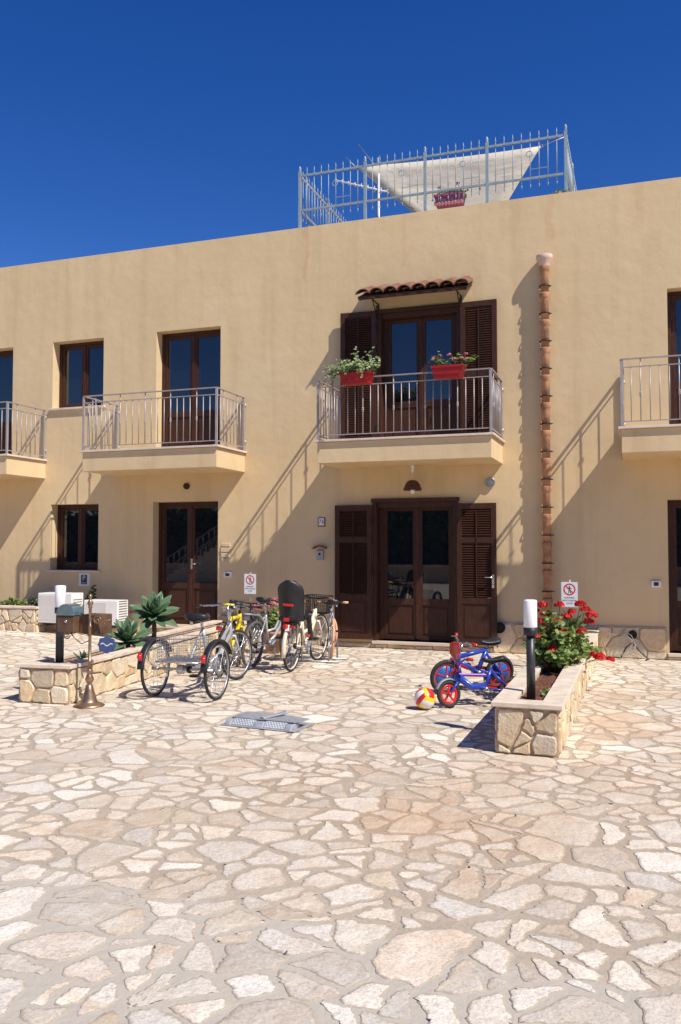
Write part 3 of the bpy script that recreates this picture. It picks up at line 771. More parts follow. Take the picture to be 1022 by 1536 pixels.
# ------------------------------------------------------------------ wall mounted things
dp=empty('downpipe',(-1.285,-.105,.02),0,'terracotta downpipe in ringed sections with black clamps, right of the middle balcony','downpipe')
zs=.0; k=0
while zs<5.70:
    L=.412; q=MB(); q.lathe([(.060,0),(.061,L-.1),(.064,L-.09),(.074,L-.075),(.075,L-.015),(.071,L),(.056,L)],(0,0,zs),20); q.tone=(.5,.5,.5,1)
    q.build('pipe_section','terracotta',dp)
    if k>0:
        c=MB(); c.ring((0,0,zs+.10),.075,.009,(0,0,1),20,6); c.tube([(-.075,0,zs+.10),(-.075,.05,zs+.10),(-.03,.115,zs+.10)],.008,6); c.tube([(.075,0,zs+.10),(.10,.0,zs+.10)],.008,6)
        c.build('clamp','iron',dp)
    zs+=L; k+=1
q=MB(); q.lathe([(.06,-.06),(.07,-.02),(.085,.03),(.115,.09),(.12,.10),(.12,.15),(.115,.155),(.10,.15),(.06,.02)],(0,0,zs),24); q.build('hopper','terra_pale',dp)

def vent(x,z,r,label,m='iron',y=-.0):
    q=MB(); q.lathe([(r,0),(r,.03),(r*.92,.045),(r*.86,.035)],(x,y,z),24,(0,-1,0))
    for i in range(-3,4):
        hw=math.sqrt(max(0,(r*.85)**2-(i*r*.24)**2)); q.box(x-hw,x+hw,y-.046,y-.03,z+i*r*.24-.006,z+i*r*.24+.004)
    o=q.build('vent_cap',m); tag(o,label,'vent')
vent(-7.35,2.64,.055,'small brown round vent on the wall above the left entrance door','wood')
vent(-2.13,2.575,.075,'grey round vent cap on the wall right of the basket lamp','alu')
vent(-2.0,.385,.085,'black round vent low in the stonework right of the open shutter','iron',-.035)
vent(-.11,.345,.06,'black round vent in the stonework above the coiled hose','iron',-.035)
# basket pendant
lm=empty('pendant_lamp',(-3.27,-.30,2.85),0,'brown basket pendant lamp hanging under the middle balcony','lamp')
q=MB(); q.tube([(0,0,0),(0,0,-.26)],.004,5); q.lathe([(.03,0),(.034,-.02),(.02,-.05),(.016,-.10),(.004,-.12)],(0,0,0),12); q.build('cord','white',lm)
q=MB(); q.lathe([(.01,-.23),(.05,-.235),(.09,-.26),(.10,-.285),(.105,-.29),(.135,-.37),(.145,-.385),(.14,-.39),(.125,-.365),(.09,-.28),(.01,-.245)],(0,0,0),24)
for zz,rr in ((-.30,.112),(-.33,.122),(-.355,.134)): q.ring((0,0,zz),rr,.007,(0,0,1),24,5)
q.build('lamp_shade','wicker',lm)
q=MB(); q.lathe([(.012,-.30),(.014,-.34),(.032,-.37),(.036,-.40),(.026,-.43),(.004,-.44)],(0,0,0),14); q.build('bulb','white_lamp',lm)
# number tile
q=empty('house_number_tile',(-4.87,0,2.0),0,'small square glazed tile with the house number on the shaded wall','sign')
t=MB(); t.box(-.062,.062,-.012,0,-.075,.075); t.build('frame','tile',q); t=MB(); t.box(-.047,.047,-.016,-.011,-.055,.062); t.build('tile','white',q)
text('76',.095,'signblue',q,(0,-.0175,.003),(R(90),0,0))
# bell with little tiled roof
q=empty('door_bell',(-4.89,0,1.5),0,'doorbell box under a tiny curved terracotta roof beside the shutter','doorbell')
t=MB(); pts=[(math.sin(a)*.14,-.09,.03+math.cos(a)*.09) for a in [R(-62+124*i/10) for i in range(11)]]+[(math.sin(a)*.115,-.09,.03+math.cos(a)*.068) for a in [R(62-124*i/10) for i in range(11)]]
t.poly(pts,.09,(0,1,0)); t.build('tiled_roof','tile',q)
t=MB(); t.box(-.05,.06,-.045,0,-.12,.04); t.build('box','alu',q,bevel=.006)
t=MB(); t.lathe([(.02,0),(.02,.006),(.012,.012)],(.0,-.045,-.02),14,(0,-1,0)); t.build('button','black',q)
def plate(name,x,z,w,h,d,label,cat,m='white'):
    q=empty(name,(x,0,z),0,label,cat); t=MB(); t.box(-w/2,w/2,-d,0,-h/2,h/2); t.build('plate',m,q,bevel=.005)
    t=MB(); t.box(-w*.24,w*.24,-d-.006,-d,-h*.28,h*.28); t.build('switch','black',q); return q
plate('bell_push_plate',-6.55,1.13,.15,.085,.035,'white bell push plate on the wall right of the left entrance','bell push')
plate('bell_push_plate',.215,1.07,.13,.09,.035,'white bell push plate on the wall left of the far right door','bell push')
q=empty('wall_plaque',(-6.61,0,1.50),0,'pale carved plaque on the wall beside the left entrance door','plaque')
t=MB()
for (a,b_,cz,hh) in ((-.055,.10,.13,.06),(-.075,.10,.045,.075),(-.07,.09,-.045,.07),(-.06,.05,-.13,.065)): t.box(a,b_,-.028,0,cz-hh/2,cz+hh/2)
t.build('plaque_panels',simple('plaster_relief',(.64,.50,.32),.9,0,.15,20,.4),q,bevel=.008)
q=empty('parking_sign',(-9.42,0,1.01),0,'white square sign with a grey letter P under the ground floor window','sign')
t=MB(); t.box(-.115,.115,-.014,0,-.115,.115); t.build('panel','white',q,bevel=.004); t=MB(); t.box(-.062,.062,-.018,-.013,-.085,.085); t.build('symbol_field','post',q)
text('P',.125,'white',q,(0,-.0195,.025),(R(90),0,0)); text('PRIVATO',.024,'white',q,(0,-.0195,-.062),(R(90),0,0))
# prohibition notices
def notice(x,y,z0,zt,label,ry=0):
    q=empty('notice_sign',(x,y,z0),0,label,'sign'); w,h=.205,.32; c=zt-z0-.17; 
    t=MB(); t.tube([(0,.015,0),(0,.015,c+h/2+.03)],.012,8); t.build('post','alu',q)
    t=MB(); t.box(-w/2,w/2,-.004,.0,c-h/2,c+h/2); pn=t.build('panel','white',q)
    t=MB(); cz=c+.065; t.add([( math.cos(2*PI*i/32)*r,-.0052,cz+math.sin(2*PI*i/32)*r) for r in (.076,.060) for i in range(32)],[(i,(i+1)%32,32+(i+1)%32,32+i) for i in range(32)])
    t.bar((-.048,-.0058,cz+.048),(.048,-.0058,cz-.048),.014,.0006,(0,1,0)) if False else t.add([(-.052,-.0056,cz+.043),(-.043,-.0056,cz+.052),(.052,-.0056,cz-.043),(.043,-.0056,cz-.052)],[(0,1,2,3)])
    t.build('prohibition_ring','signred',q)
    t=MB(); Y=-.0048; A=lambda *p:[(a,Y,cz+b) for a,b in p]
    t.add([(math.cos(2*PI*i/12)*.0085,Y,cz+.038+math.sin(2*PI*i/12)*.0085) for i in range(12)],[tuple(range(12))])
    t.add(A((-.012,.026),(.012,.026),(.009,-.010),(-.009,-.010)),[(0,1,2,3)])
    t.add(A((.010,.026),(.030,.008),(.026,.003),(.008,.016)),[(0,1,2,3)]); t.add(A((-.010,.026),(-.028,.006),(-.023,.002),(-.008,.014)),[(0,1,2,3)])
    t.add(A((.0,-.008),(.009,-.008),(.022,-.045),(.013,-.048)),[(0,1,2,3)]); t.add(A((-.009,-.008),(.0,-.008),(-.010,-.048),(-.019,-.045)),[(0,1,2,3)])
    t.build('walking_figure','ink',q)
    for s_,zz in (('È SEVERAMENTE',-.043),('VIETATO CALPESTARE',-.078),('LE AIUOLE',-.113)):
        l=text(s_,.0215,'ink',q,(0,-.0055,c+zz),(R(90),0,0),.0002); l.scale=(.82,1.15,1)
    q.rotation_euler=(0,0,ry)
notice(-5.93,-.45,.38,1.17,'white prohibition notice behind the row of parked bicycles')
notice(-.86,-1.6,.33,1.155,'white prohibition notice on a post behind the red geranium bush',R(-3))
# hose
hs=MB(); P=[]
for i in range(90):
    a=i*.42; r=.20+.03*math.sin(i*.9); P.append((-.30+r*math.cos(a)*.95+.03*math.sin(i*.31),-.10-.10*(1-math.sin(a))*.5-.02*(i%3),.20+r*math.sin(a)*.8-(.03 if i>60 else 0)+.015))
P=[(x,y,max(z,.02)) for x,y,z in P]
hs.tube(P[:46],.0045,6); hs.mi=1
hs.tube([(-.27,-.12,.03),(-.2,-.13,.17),(-.12,-.14,.24),(-.02,-.16,.13),(.10,-.2,.02),(.06,-.24,.018)],.011,7)
o=hs.build('garden_hose',['hose','black']); tag(o,'loosely coiled grey hose against the stone plinth','hose')

# ------------------------------------------------------------------ stone planters
def planter(loc,rz,W,L,Hh,label,rng,soilz=.33,inset_=.13,backtrim=0):
    """local frame: x from -W to 0 (right face), y from 0 (front) to L"""
    q=empty('stone_planter',loc,rz,label,'planter')
    mb=MB(); z1=Hh-.04; t=.12
    mb.box(-W,0,0,t,-.05,z1); mb.box(-W,-W+t,t,L,-.05,z1); mb.box(-t,0,t,L,-.05,z1); mb.box(-W+t,-t,L-t,L,-.05,z1)
    mb.mi=1; e=.008
    cladding(mb,W-.01,z1-.01,lambda u,v,d:(-W+.005+u,-d,.005+v),rng,(.15,.11,.07),.007,.022,.022,.004,1.5)
    cladding(mb,L-.01,z1-.01,lambda u,v,d:(d,.005+u,.005+v),rng,(.17,.13,.08),.006,.02,.026,.004)
    cladding(mb,L-.01,z1-.01,lambda u,v,d:(-W-d,L-.005-u,.005+v),rng,(.17,.13,.08),.006,.02,.03,.004)
    mb.build('masonry',['mortar_wall','clad'],q)
    mb=MB(); o_=.035; i_=inset_
    mb.box(-W-o_,o_,-o_,i_+.02,z1+.002,Hh)
    y=i_+.023
    while y<L:
        y2=min(y+1.05,L); mb.box(-W-o_,-W+i_,y,y2-.004,z1+.002,Hh+rng.uniform(-.001,.002)); mb.box(-i_,o_,y,y2-.004,z1+.002,Hh+rng.uniform(-.001,.002)); y=y2
    mb.build('coping','coping',q,bevel=.005)
    mb=MB(); nx,ny=7,int(L/.12); vs=[]
    for j in range(ny+1):
        for i in range(nx+1):
            vs.append((-W+.11+(W-.22)*i/nx,.11+(L-.22)*j/ny,soilz+rng.uniform(-.02,.02)))
    mb.smooth=True; mb.add(vs,[(j*(nx+1)+i,j*(nx+1)+i+1,(j+1)*(nx+1)+i+1,(j+1)*(nx+1)+i) for j in range(ny) for i in range(nx)]); mb.build('soil','soil',q)
    return q
rng=random.Random(3)
planter((-.60,-6.25,0),0,.47,6.2,.40,'long stone planter with red geranium bush, right side of the yard',rng)
LP=(-5.47,-5.66,0); LR=R(5.7)
planter(LP,LR,.57,5.3,.40,'long stone planter with agaves and the brass stand beside its front corner',rng)
def LPt(u,v,z=0):   # point in the left planter's frame
    c,s_=math.cos(LR),math.sin(LR); return (LP[0]+u*c-v*s_,LP[1]+u*s_+v*c,z)
planter((-9.62,-1.05,.12),R(3),3.6,1.0,.47,'low stone bed with small green plants at the far left wall',rng,.42)

# bollard lamps
def bollard(loc,label,square=False,h=1.14-.33):
    q=empty('bollard_lamp',loc,0,label,'lamp',None)
    t=MB()
    if square: t.box(-.03,.03,-.03,.03,0,h-.28); t.box(-.085,.085,-.085,.085,0,.02)
    else: t.lathe([(.036,0),(.036,h-.28)],(0,0,0),18)
    t.build('post','post',q)
    t=MB(); t.lathe([(.036,h-.30),(.055,h-.295),(.058,h-.28),(.058,h-.235),(.05,h-.23)],(0,0,0),24); t.build('collar','black',q)
    t=MB(); t.lathe([(.052,h-.23),(.055,h-.225),(.055,h-.012),(.05,h-.003),(.035,h)],(0,0,0),28); t.build('lamp_shade','white_lamp',q)
bollard((-.865,-5.72,.33),'round black bollard lamp with white cylinder shade in the geranium planter',False,.83)
p=LPt(-.30,.30,.33); bollard(p,'square post bollard lamp with white shade above the mailbox',True,.86)

# brass stand, mailbox and blue sign
st_=empty('brass_stand',(-5.23,-5.66,0),0,'tall aged brass post with bell shaped foot, beside the left planter','stand')
t=MB(); t.lathe([(.15,0),(.155,.012),(.13,.028),(.085,.045),(.075,.06),(.07,.09),(.045,.16),(.035,.21),(.02,.225),(.03,.235),(.045,.27),(.03,.31),(.018,.34),(.026,.355),(.016,.375)],(0,0,0),24); t.build('base','brass',st_)
t=MB(); prof=[(.016,.37),(.016,.44),(.022,.445),(.022,.455),(.016,.46),(.015,.78)]
prof+=[(.02,.79),(.02,.805),(.015,.81),(.015,.98),(.024,.985),(.018,1.0),(.032,1.03),(.018,1.06),(.010,1.075),(.020,1.095),(.012,1.115),(.002,1.125)]
t.lathe(prof,(0,0,0),16)
t.build('pole','brass',st_)
t=MB()
def scroll(mb,c,s,r0,turns,n=26,flip=1):
    mb.tube([(c[0]+s*(r0*(1-i/n*.75))*math.cos(flip*i/n*turns*2*PI),c[1],c[2]+(r0*(1-i/n*.75))*math.sin(flip*i/n*turns*2*PI)) for i in range(n+1)],.006,5)
t.tube([(0,0,.88),(.06,0,.93),(.13,0,.91),(.19,0,.86),(.24,0,.87)],.007,6); scroll(t,(.08,0,.86),1,.05,1.3); scroll(t,(.18,0,.84),-1,.035,1.2)
t.tube([(0,0,.66),(-.10,0,.62),(-.19,0,.68),(-.24,0,.74)],.006,6); scroll(t,(-.28,0,.70),1,.04,1.4,flip=-1)
t.tube([(0,0,.70),(-.34,0,.765)],.006,6); t.build('scroll_bracket','brass',st_)
mbx=empty('mailbox',(-5.475,-5.60,.735),R(0),'brown wooden mailbox with blue glazed rounded lid held by the brass post','mailbox')
t=MB(); t.box(-.115,.085,-.11,.12,0,.165); t.build('front_box','boxwood',mbx,bevel=.006)
t=MB(); 
pts=[(-.122+.0,-.12,.168),(.092,-.12,.168)]+[(-.015+.107*math.cos(a),-.12,.180+.105*math.sin(a)) for a in [PI*i/14 for i in range(15)]]
t.poly(pts,.17,(0,1,0)); t.build('rounded_lid','blueglass',mbx,bevel=.004)
t=MB(); t.lathe([(.016,0),(.016,.006),(.006,.008)],(-.01,-.11,.11),12,(0,-1,0)); t.build('lock','chrome',mbx)
t=MB()
for k in range(12):
    a=k*PI/6; t.add([(-.10+.012*math.cos(a+.26*s_)*r,-.1215,.20+.012*math.sin(a+.26*s_)*r) for s_,r in ((-1,.5),(0,1.5),(1,.5))],[(0,1,2)])
t.build('painted_flower','redflower',mbx)
t=MB(); t.box(.087,.33,-.02,.20,-.02,.175); t.lathe([(.06,0),(.06,.02)],(.24,-.01,.08),20,(0,-1,0))
pts=[(.105,-.018,.187)]+[(.26+.155*math.cos(a),-.018,.187+.035*math.sin(a)) for a in [PI-PI*i/8 for i in range(9)]]
t.build('rear_box','boxwood',mbx,bevel=.03)
sg=empty('hanging_sign',(-5.03,-5.66,.62),0,'small blue scalloped sign hanging from the brass scroll','sign')
t=MB(); pts=[]
for i in range(40):
    a=2*PI*i/40; r=1+.07*math.cos(8*a); pts.append((.112*r*math.cos(a)*(1-.12*abs(math.cos(a))**6),-.004,.080*r*math.sin(a)))
t.poly(pts,.008,(0,1,0)); t.build('board','signblue',sg)
t=MB()
t.add([( -.07+.014*i,-.0052,.012*math.sin(i*.9)-.002) for i in range(11)]+[( -.07+.014*i,-.0052,.012*math.sin(i*.9)+.010) for i in range(11)],[(i,i+1,12+i,11+i) for i in range(10)])
t.build('painted_flourish','white',sg)
t=MB(); t.tube([(-.05,0,.075),(-.05,0,.22)],.002,4); t.tube([(.05,0,.075),(.05,0,.24)],.002,4); t.build('chain','iron',sg)

# air conditioners
def ac(loc,label,w=.78,h=.52,d=.30,rz=0):
    q=empty('air_conditioner',loc,rz,label,'air conditioner')
    t=MB(); t.box(0,w,0,d,.05,h); t.build('casing','white_ac',q,bevel=.012)
    t=MB(); t.box(.03,w-.22,-.004,0,.09,h-.04); t.build('fan_guard',simple('ac_panel',(.66,.62,.57),.5,0,.05,4),q)
    t=MB()
    for k in range(9): t.box(w+.0005,w+.004,.04,d-.04,.1+k*.042,.115+k*.042)
    t.build('side_louvres','alu',q)
    t=MB()
    for xx in (.1,w-.16): t.box(xx,xx+.06,.0,d,0,.05)
    t.build('feet','black',q)
    return q
ac((-9.60,-1.03,.27),'larger white air conditioning unit standing behind the bollard lamp',.68,.55,.32)
ac((-8.86,-.78,.24),'smaller white air conditioning unit nearest the left entrance door',.66,.46,.32)

# ------------------------------------------------------------------ plants
def agave(loc,label,R0,stem,rng,n=26,tilt=0,rosz=0):
    q=empty('agave',loc,rng.uniform(0,6),label,'plant')
    q.rotation_euler=(0,0,0); TQ=Matrix.Rotation(R(tilt),3,Vector((.83,.55,0)))
    mb=MB(); top=Vector((0,0,stem))
    for i in range(n):
        u=i/(n-1); az=i*2.399963; el=R(8+74*u**.95)+rng.uniform(-.08,.08); L=R0*(1.0-.22*u)*rng.uniform(.92,1.05); w=L*.115*(1.15-.2*u)*1.25
        d=Vector((math.cos(az)*math.cos(el),math.sin(az)*math.cos(el),math.sin(el))); side=Vector((-math.sin(az),math.cos(az),0)); d=TQ@d; side=TQ@side; up=side.cross(d)*-1
        if up.dot(TQ@Vector((0,0,1)))<0: up=-up
        mb.tone=(rng.uniform(0,1),0,0,1); vs=[]; K=9
        for k in range(K+1):
            t=k/K; prof=w*(.45+2.1*t*(1-t)*1.35 if t<.55 else (.45+2.1*.55*.45*1.35)*(1-((t-.55)/.45)**1.7)); prof=max(prof,.001)
            bend=(-.10*L*t*t if el<.5 else .06*L*t*t)*(1 if el<.5 else -.5)
            c=top+d*(.03+L*t)+Vector((0,0,bend))
            vs+=[c-side*prof+up*prof*.24,c-side*prof*.5+up*prof*.08,c-up*.004,c+side*prof*.5+up*prof*.08,c+side*prof+up*prof*.24]
        fs=[(k*5+j,k*5+j+1,(k+1)*5+j+1,(k+1)*5+j) for k in range(K) for j in range(4)]
        mb.add(vs,fs,True)
    o=mb.build('leaves','agave',q); md=o.modifiers.new('t','SOLIDIFY'); md.thickness=.005
    if stem>.05:
        t=MB(); t.tube([(0,0,0),(.01,0,stem*.5),(0,0,stem+.03)],[.035,.03,.035],8); t.build('trunk','bark',q)
rng=random.Random(9)
agave(LPt(-.27,2.45,.33),'tall agave rosette on a bare stem in front of the left entrance door',.36,.36,rng,28,38)
agave(LPt(-.26,1.72,.33),'lower agave rosette beside the tall one in the left planter',.35,.10,rng,20,22)
agave(LPt(-.22,.62,.33),'tiny spiky agave shoot near the front of the left planter',.15,.0,rng,9)
def bush(name,loc,label,rng,rx,ry,h,nst,nleaf,lsz,leafm,flowers=(),flm='redflower',fr=.05,dry=False):
    q=empty(name,loc,0,label,'plant'); st=MB(); mb=MB()
    for k in range(nst):
        a=rng.uniform(0,2*PI); rr=math.sqrt(rng.random()); tip=Vector((rx*rr*math.cos(a),ry*rr*math.sin(a),h*(1-.45*rr*rr)*rng.uniform(.5,1.0)))
        b_=Vector((tip.x*.18,tip.y*.25,0)); mid=b_.lerp(tip,.5)+Vector((0,0,h*.06)); st.tube([b_,mid,tip],[.007,.005,.003],5,caps=False)
        for j in range(nleaf):
            t=rng.uniform(.42,1.05)**.7; p=b_.lerp(tip,t)+rvec(rng)*lsz*rng.uniform(.6,2.6); p.z=max(p.z,.02)
            nn=rvec(rng)*.7+Vector((tip.x,tip.y,h*.8)).normalized(); leaf_quad(mb,p,nn,lsz*rng.uniform(.55,1.2),rng,7,.95)
    mb.build('leaves',leafm,q); st.build('stems','bark',q)
    if flowers:
        fl=MB(); s2=MB()
        for (x,y,z) in flowers:
            s2.tube([(x*.25,y*.25,0),(x*.7,y*.7,z*.6),(x*.9,y*.9,z*.85),(x,y,z)],.003,4); umbel(fl,Vector((x,y,z)),fr*rng.uniform(.9,1.35),rng,44,1.15)
        fl.build('blossoms',flm,q); s2.build('flower_foliage','leaf',q)
    return q
rng=random.Random(14)
fl=[(-.17,.1,.66),(-.13,0,.58),(-.20,-.05,.50),(0,.2,.66),(.22,.1,.68),(.27,.0,.63),(.33,.05,.575),(.05,-.2,.42),(-.03,-.25,.25),(-.21,-.2,.37),(.08,0,.55),(.24,-.1,.42),(-.30,.1,.48),(-.31,.05,.40),(.13,.05,.60),(-.24,.12,.60),(.30,.1,.50),(.40,.15,.14),(.0,-.05,.50)]
bush('geranium_bush',(-.80,-3.95,.33),'big bush of red geraniums in the right planter',rng,.31,.44,.62,54,24,.030,'leaf',fl,'redflower',.052)
o=bush('geranium_bush',(-.62,-3.05,.33),'low geranium sprawling over the rim behind the big red bush',rng,.22,.4,.22,16,16,.03,'leaf',[(.30,-.1,.04),(.20,-.3,.07),(.14,-.2,.10)],'redflower',.04)
agave((-.80,-2.7,.33),'dark agave mostly hidden behind the red geranium bush',.35,.25,rng,14)
bush('weed',(-.79,-5.45,.33),'small green weed at the foot of the right bollard lamp',rng,.07,.05,.05,8,6,.016,'leaf')
pk=(-5.22,-1.15,.30); t=MB(); t.lathe([(.10,-.30),(.15,-.02),(.165,-.02),(.165,.03),(.15,.03),(.14,-.01)],(0,0,0),20)
PQ=empty('flower_pot',(pk[0],pk[1],.305),0,'terracotta pot of pink geraniums behind the bicycles below the notice','flower pot'); t.build('pot','terracotta',PQ)
bush('geranium_bush',pk,'pink geranium growing in the terracotta pot behind the bicycles',rng,.20,.25,.46,22,18,.03,'leaf',[(0,0,.50),(.05,-.05,.44),(-.1,.0,.46),(.12,0,.30),(-.05,-.1,.42),(-.28,-.1,.42),(-.2,-.1,.38)],'pinkflower',.05)
for (x,y,h,w,lab,m) in ((-10.0,-.45,.24,.22,'small dark shrub at the right end of the far left bed','dark_leaf'),(-10.45,-.6,.15,.3,'low pale green ground plant in the middle of the far left bed','leaf'),(-11.0,-.6,.10,.35,'dry reddish ground plant at the left end of the far left bed','ivy')):
    bush('bedding_plant',(x,y,.53),lab,rng,w,.2,h,26,16,.02,m)
bush('shrub',(-9.06,-.25,.22),'dark narrow shrub between the two air conditioning units',rng,.12,.12,.72,20,22,.025,'dark_leaf')

# ------------------------------------------------------------------ bicycles
def wheel(parent,c,r,tyre='rubber',rim='alu',spk=18,tw=.019,disc=None,mag=None,steer=0):
    rt=bpy.data.objects
    q=MB(); rr=r-tw*1.9; q.ring((0,0,0),rr,.010,(0,1,0),36,6); q.lathe([(.018,-.04),(.018,.04)],(0,0,0),10,(0,1,0))
    w=q.build('wheel',rim,parent); w.location=c; w.rotation_euler=(0,0,steer)
    q=MB(); q.ring((0,0,0),r-tw,tw,(0,1,0),40,8); q.build('tyre',tyre,w)
    if spk:
        q=MB()
        for i in range(spk):
            a=2*PI*i/spk; q.tube([(0,.03*(1 if i%2 else -1),0),(rr*math.cos(a),0,rr*math.sin(a))],.0016,4,caps=False)
        q.build('spokes','chrome',w)
    if disc:
        q=MB(); q.lathe([(.03,-.006),(rr-.01,-.004),(rr-.01,.004),(.03,.006)],(0,0,0),32,(0,1,0)); q.build('wheel_disc',disc,w)
    if mag:
        q=MB()
        for i in range(5):
            a=2*PI*i/5+.3; d=Vector((math.cos(a),0,math.sin(a))); q.bar(d*.02,d*rr,.014,.022,(0,1,0))
        q.ring((0,0,0),rr-.012,.010,(0,1,0),28,5); q.build('mag_spokes',mag,w)
    return w
def fender(parent,c,r,m,a0=10,a1=170,w=.05,steer=0,name='mudguard'):
    q=MB(); n=16; vs=[]
    for i in range(n+1):
        a=R(a0+(a1-a0)*i/n); 
        for s_,dr in ((-1,-.012),(-.5,0),(.5,0),(1,-.012)): vs.append(((r+.018+dr)*math.cos(a),s_*w/2,(r+.018+dr)*math.sin(a)))
    q.add(vs,[(i*4+j,i*4+j+1,(i+1)*4+j+1,(i+1)*4+j) for i in range(n) for j in range(3)],True)
    o=q.build(name,m,parent); o.location=c; o.rotation_euler=(0,0,steer); md=o.modifiers.new('t','SOLIDIFY'); md.thickness=.003; return o
def saddle(parent,p,m='black',s=1.0,wide=1.0):
    q=MB(); n=9; vs=[]; K=12
    for i in range(n):
        t=i/(n-1); x=-.13+.27*t; hw=(.085*wide*(1-t)**.8+.018)*min(1,.55+t*4); h=.028*(1-.4*t)
        for j in range(K):
            a=2*PI*j/K; vs.append((x*s,hw*math.cos(a)*s,(.012*math.cos(t*5)+h*math.sin(a)-(.015 if math.sin(a)<0 else 0))*s))
    q.add(vs,[(i*K+j,i*K+(j+1)%K,(i+1)*K+(j+1)%K,(i+1)*K+j) for i in range(n-1) for j in range(K)]+[tuple(range(K))[::-1],tuple((n-1)*K+j for j in range(K))],True)
    o=q.build('saddle',m,parent); o.location=p
    q=MB()
    for yy in (-.022,.022): q.tube([(-.1*s,yy*s,-.03*s),(.1*s,yy*s*.5,-.03*s)],.004,5)
    for yy in (-.05,.05): q.lathe([(.014*s,0),(.014*s,-.05*s)],(-.08*s,yy*s,-.02*s),8)
    q.build('saddle_rails','chrome',o); return o
def crank(parent,bb,s=1.0,ang=.6,ringm='alu',guard=None):
    q=MB(); q.lathe([(.02,-.05),(.02,.05)],(0,0,0),10,(0,1,0)); q.ring((0,-.055,0),.085*s,.005,(0,1,0),24,5); q.ring((0,-.055,0),.06*s,.006,(0,1,0),20,5)
    for i in range(5): q.bar((0,-.055,0),(.085*s*math.cos(i*1.257),-.055,.085*s*math.sin(i*1.257)),.006,.012,(0,1,0))
    for sg in (-1,1):
        d=Vector((math.cos(ang),0,math.sin(ang)))*.16*s*sg; y=.07*sg*-1; q.bar((0,y,0),(d.x,y,d.z),.012,.022,(0,1,0))
    o=q.build('crankset',ringm,parent); o.location=bb
    for sg in (-1,1):
        d=Vector((math.cos(ang),0,math.sin(ang)))*.16*s*sg; y=.07*sg*-1; p=MB(); p.box(d.x-.045*s,d.x+.045*s,min(y,y-.085*s*sg),max(y,y-.085*s*sg),d.z-.012,d.z+.012); p.build('pedal','black',o)
    return o
def basket(parent,c,L,W,Hh,m,nx=8,nz=5,taper=.85,name='basket',r=.0028):
    q=MB(); lv=[]
    def rect(t): k=taper+(1-taper)*t; return [(-L/2*k,-W/2*k,Hh*t),(L/2*k,-W/2*k,Hh*t),(L/2*k,W/2*k,Hh*t),(-L/2*k,W/2*k,Hh*t)]
    for i in range(nz+1):
        P=rect(i/nz); rr=r*1.8 if i in(0,nz) else r
        for a in range(4): q.tube([P[a],P[(a+1)%4]],rr,4,caps=False)
    b0_,t0=rect(0),rect(1)
    for a in range(4):
        n=nx if a%2==0 else max(3,int(nx*W/L))
        for i in range(n): q.tube([Vector(b0_[a]).lerp(Vector(b0_[(a+1)%4]),i/n),Vector(t0[a]).lerp(Vector(t0[(a+1)%4]),i/n)],r,4,caps=False)
    for i in range(1,nx): q.tube([Vector(b0_[0]).lerp(Vector(b0_[1]),i/nx),Vector(b0_[3]).lerp(Vector(b0_[2]),i/nx)],r,4,caps=False)
    n2=max(3,int(nx*W/L))
    for i in range(1,n2): q.tube([Vector(b0_[0]).lerp(Vector(b0_[3]),i/n2),Vector(b0_[1]).lerp(Vector(b0_[2]),i/n2)],r,4,caps=False)
    o=q.build(name,m,parent); o.location=c; return o
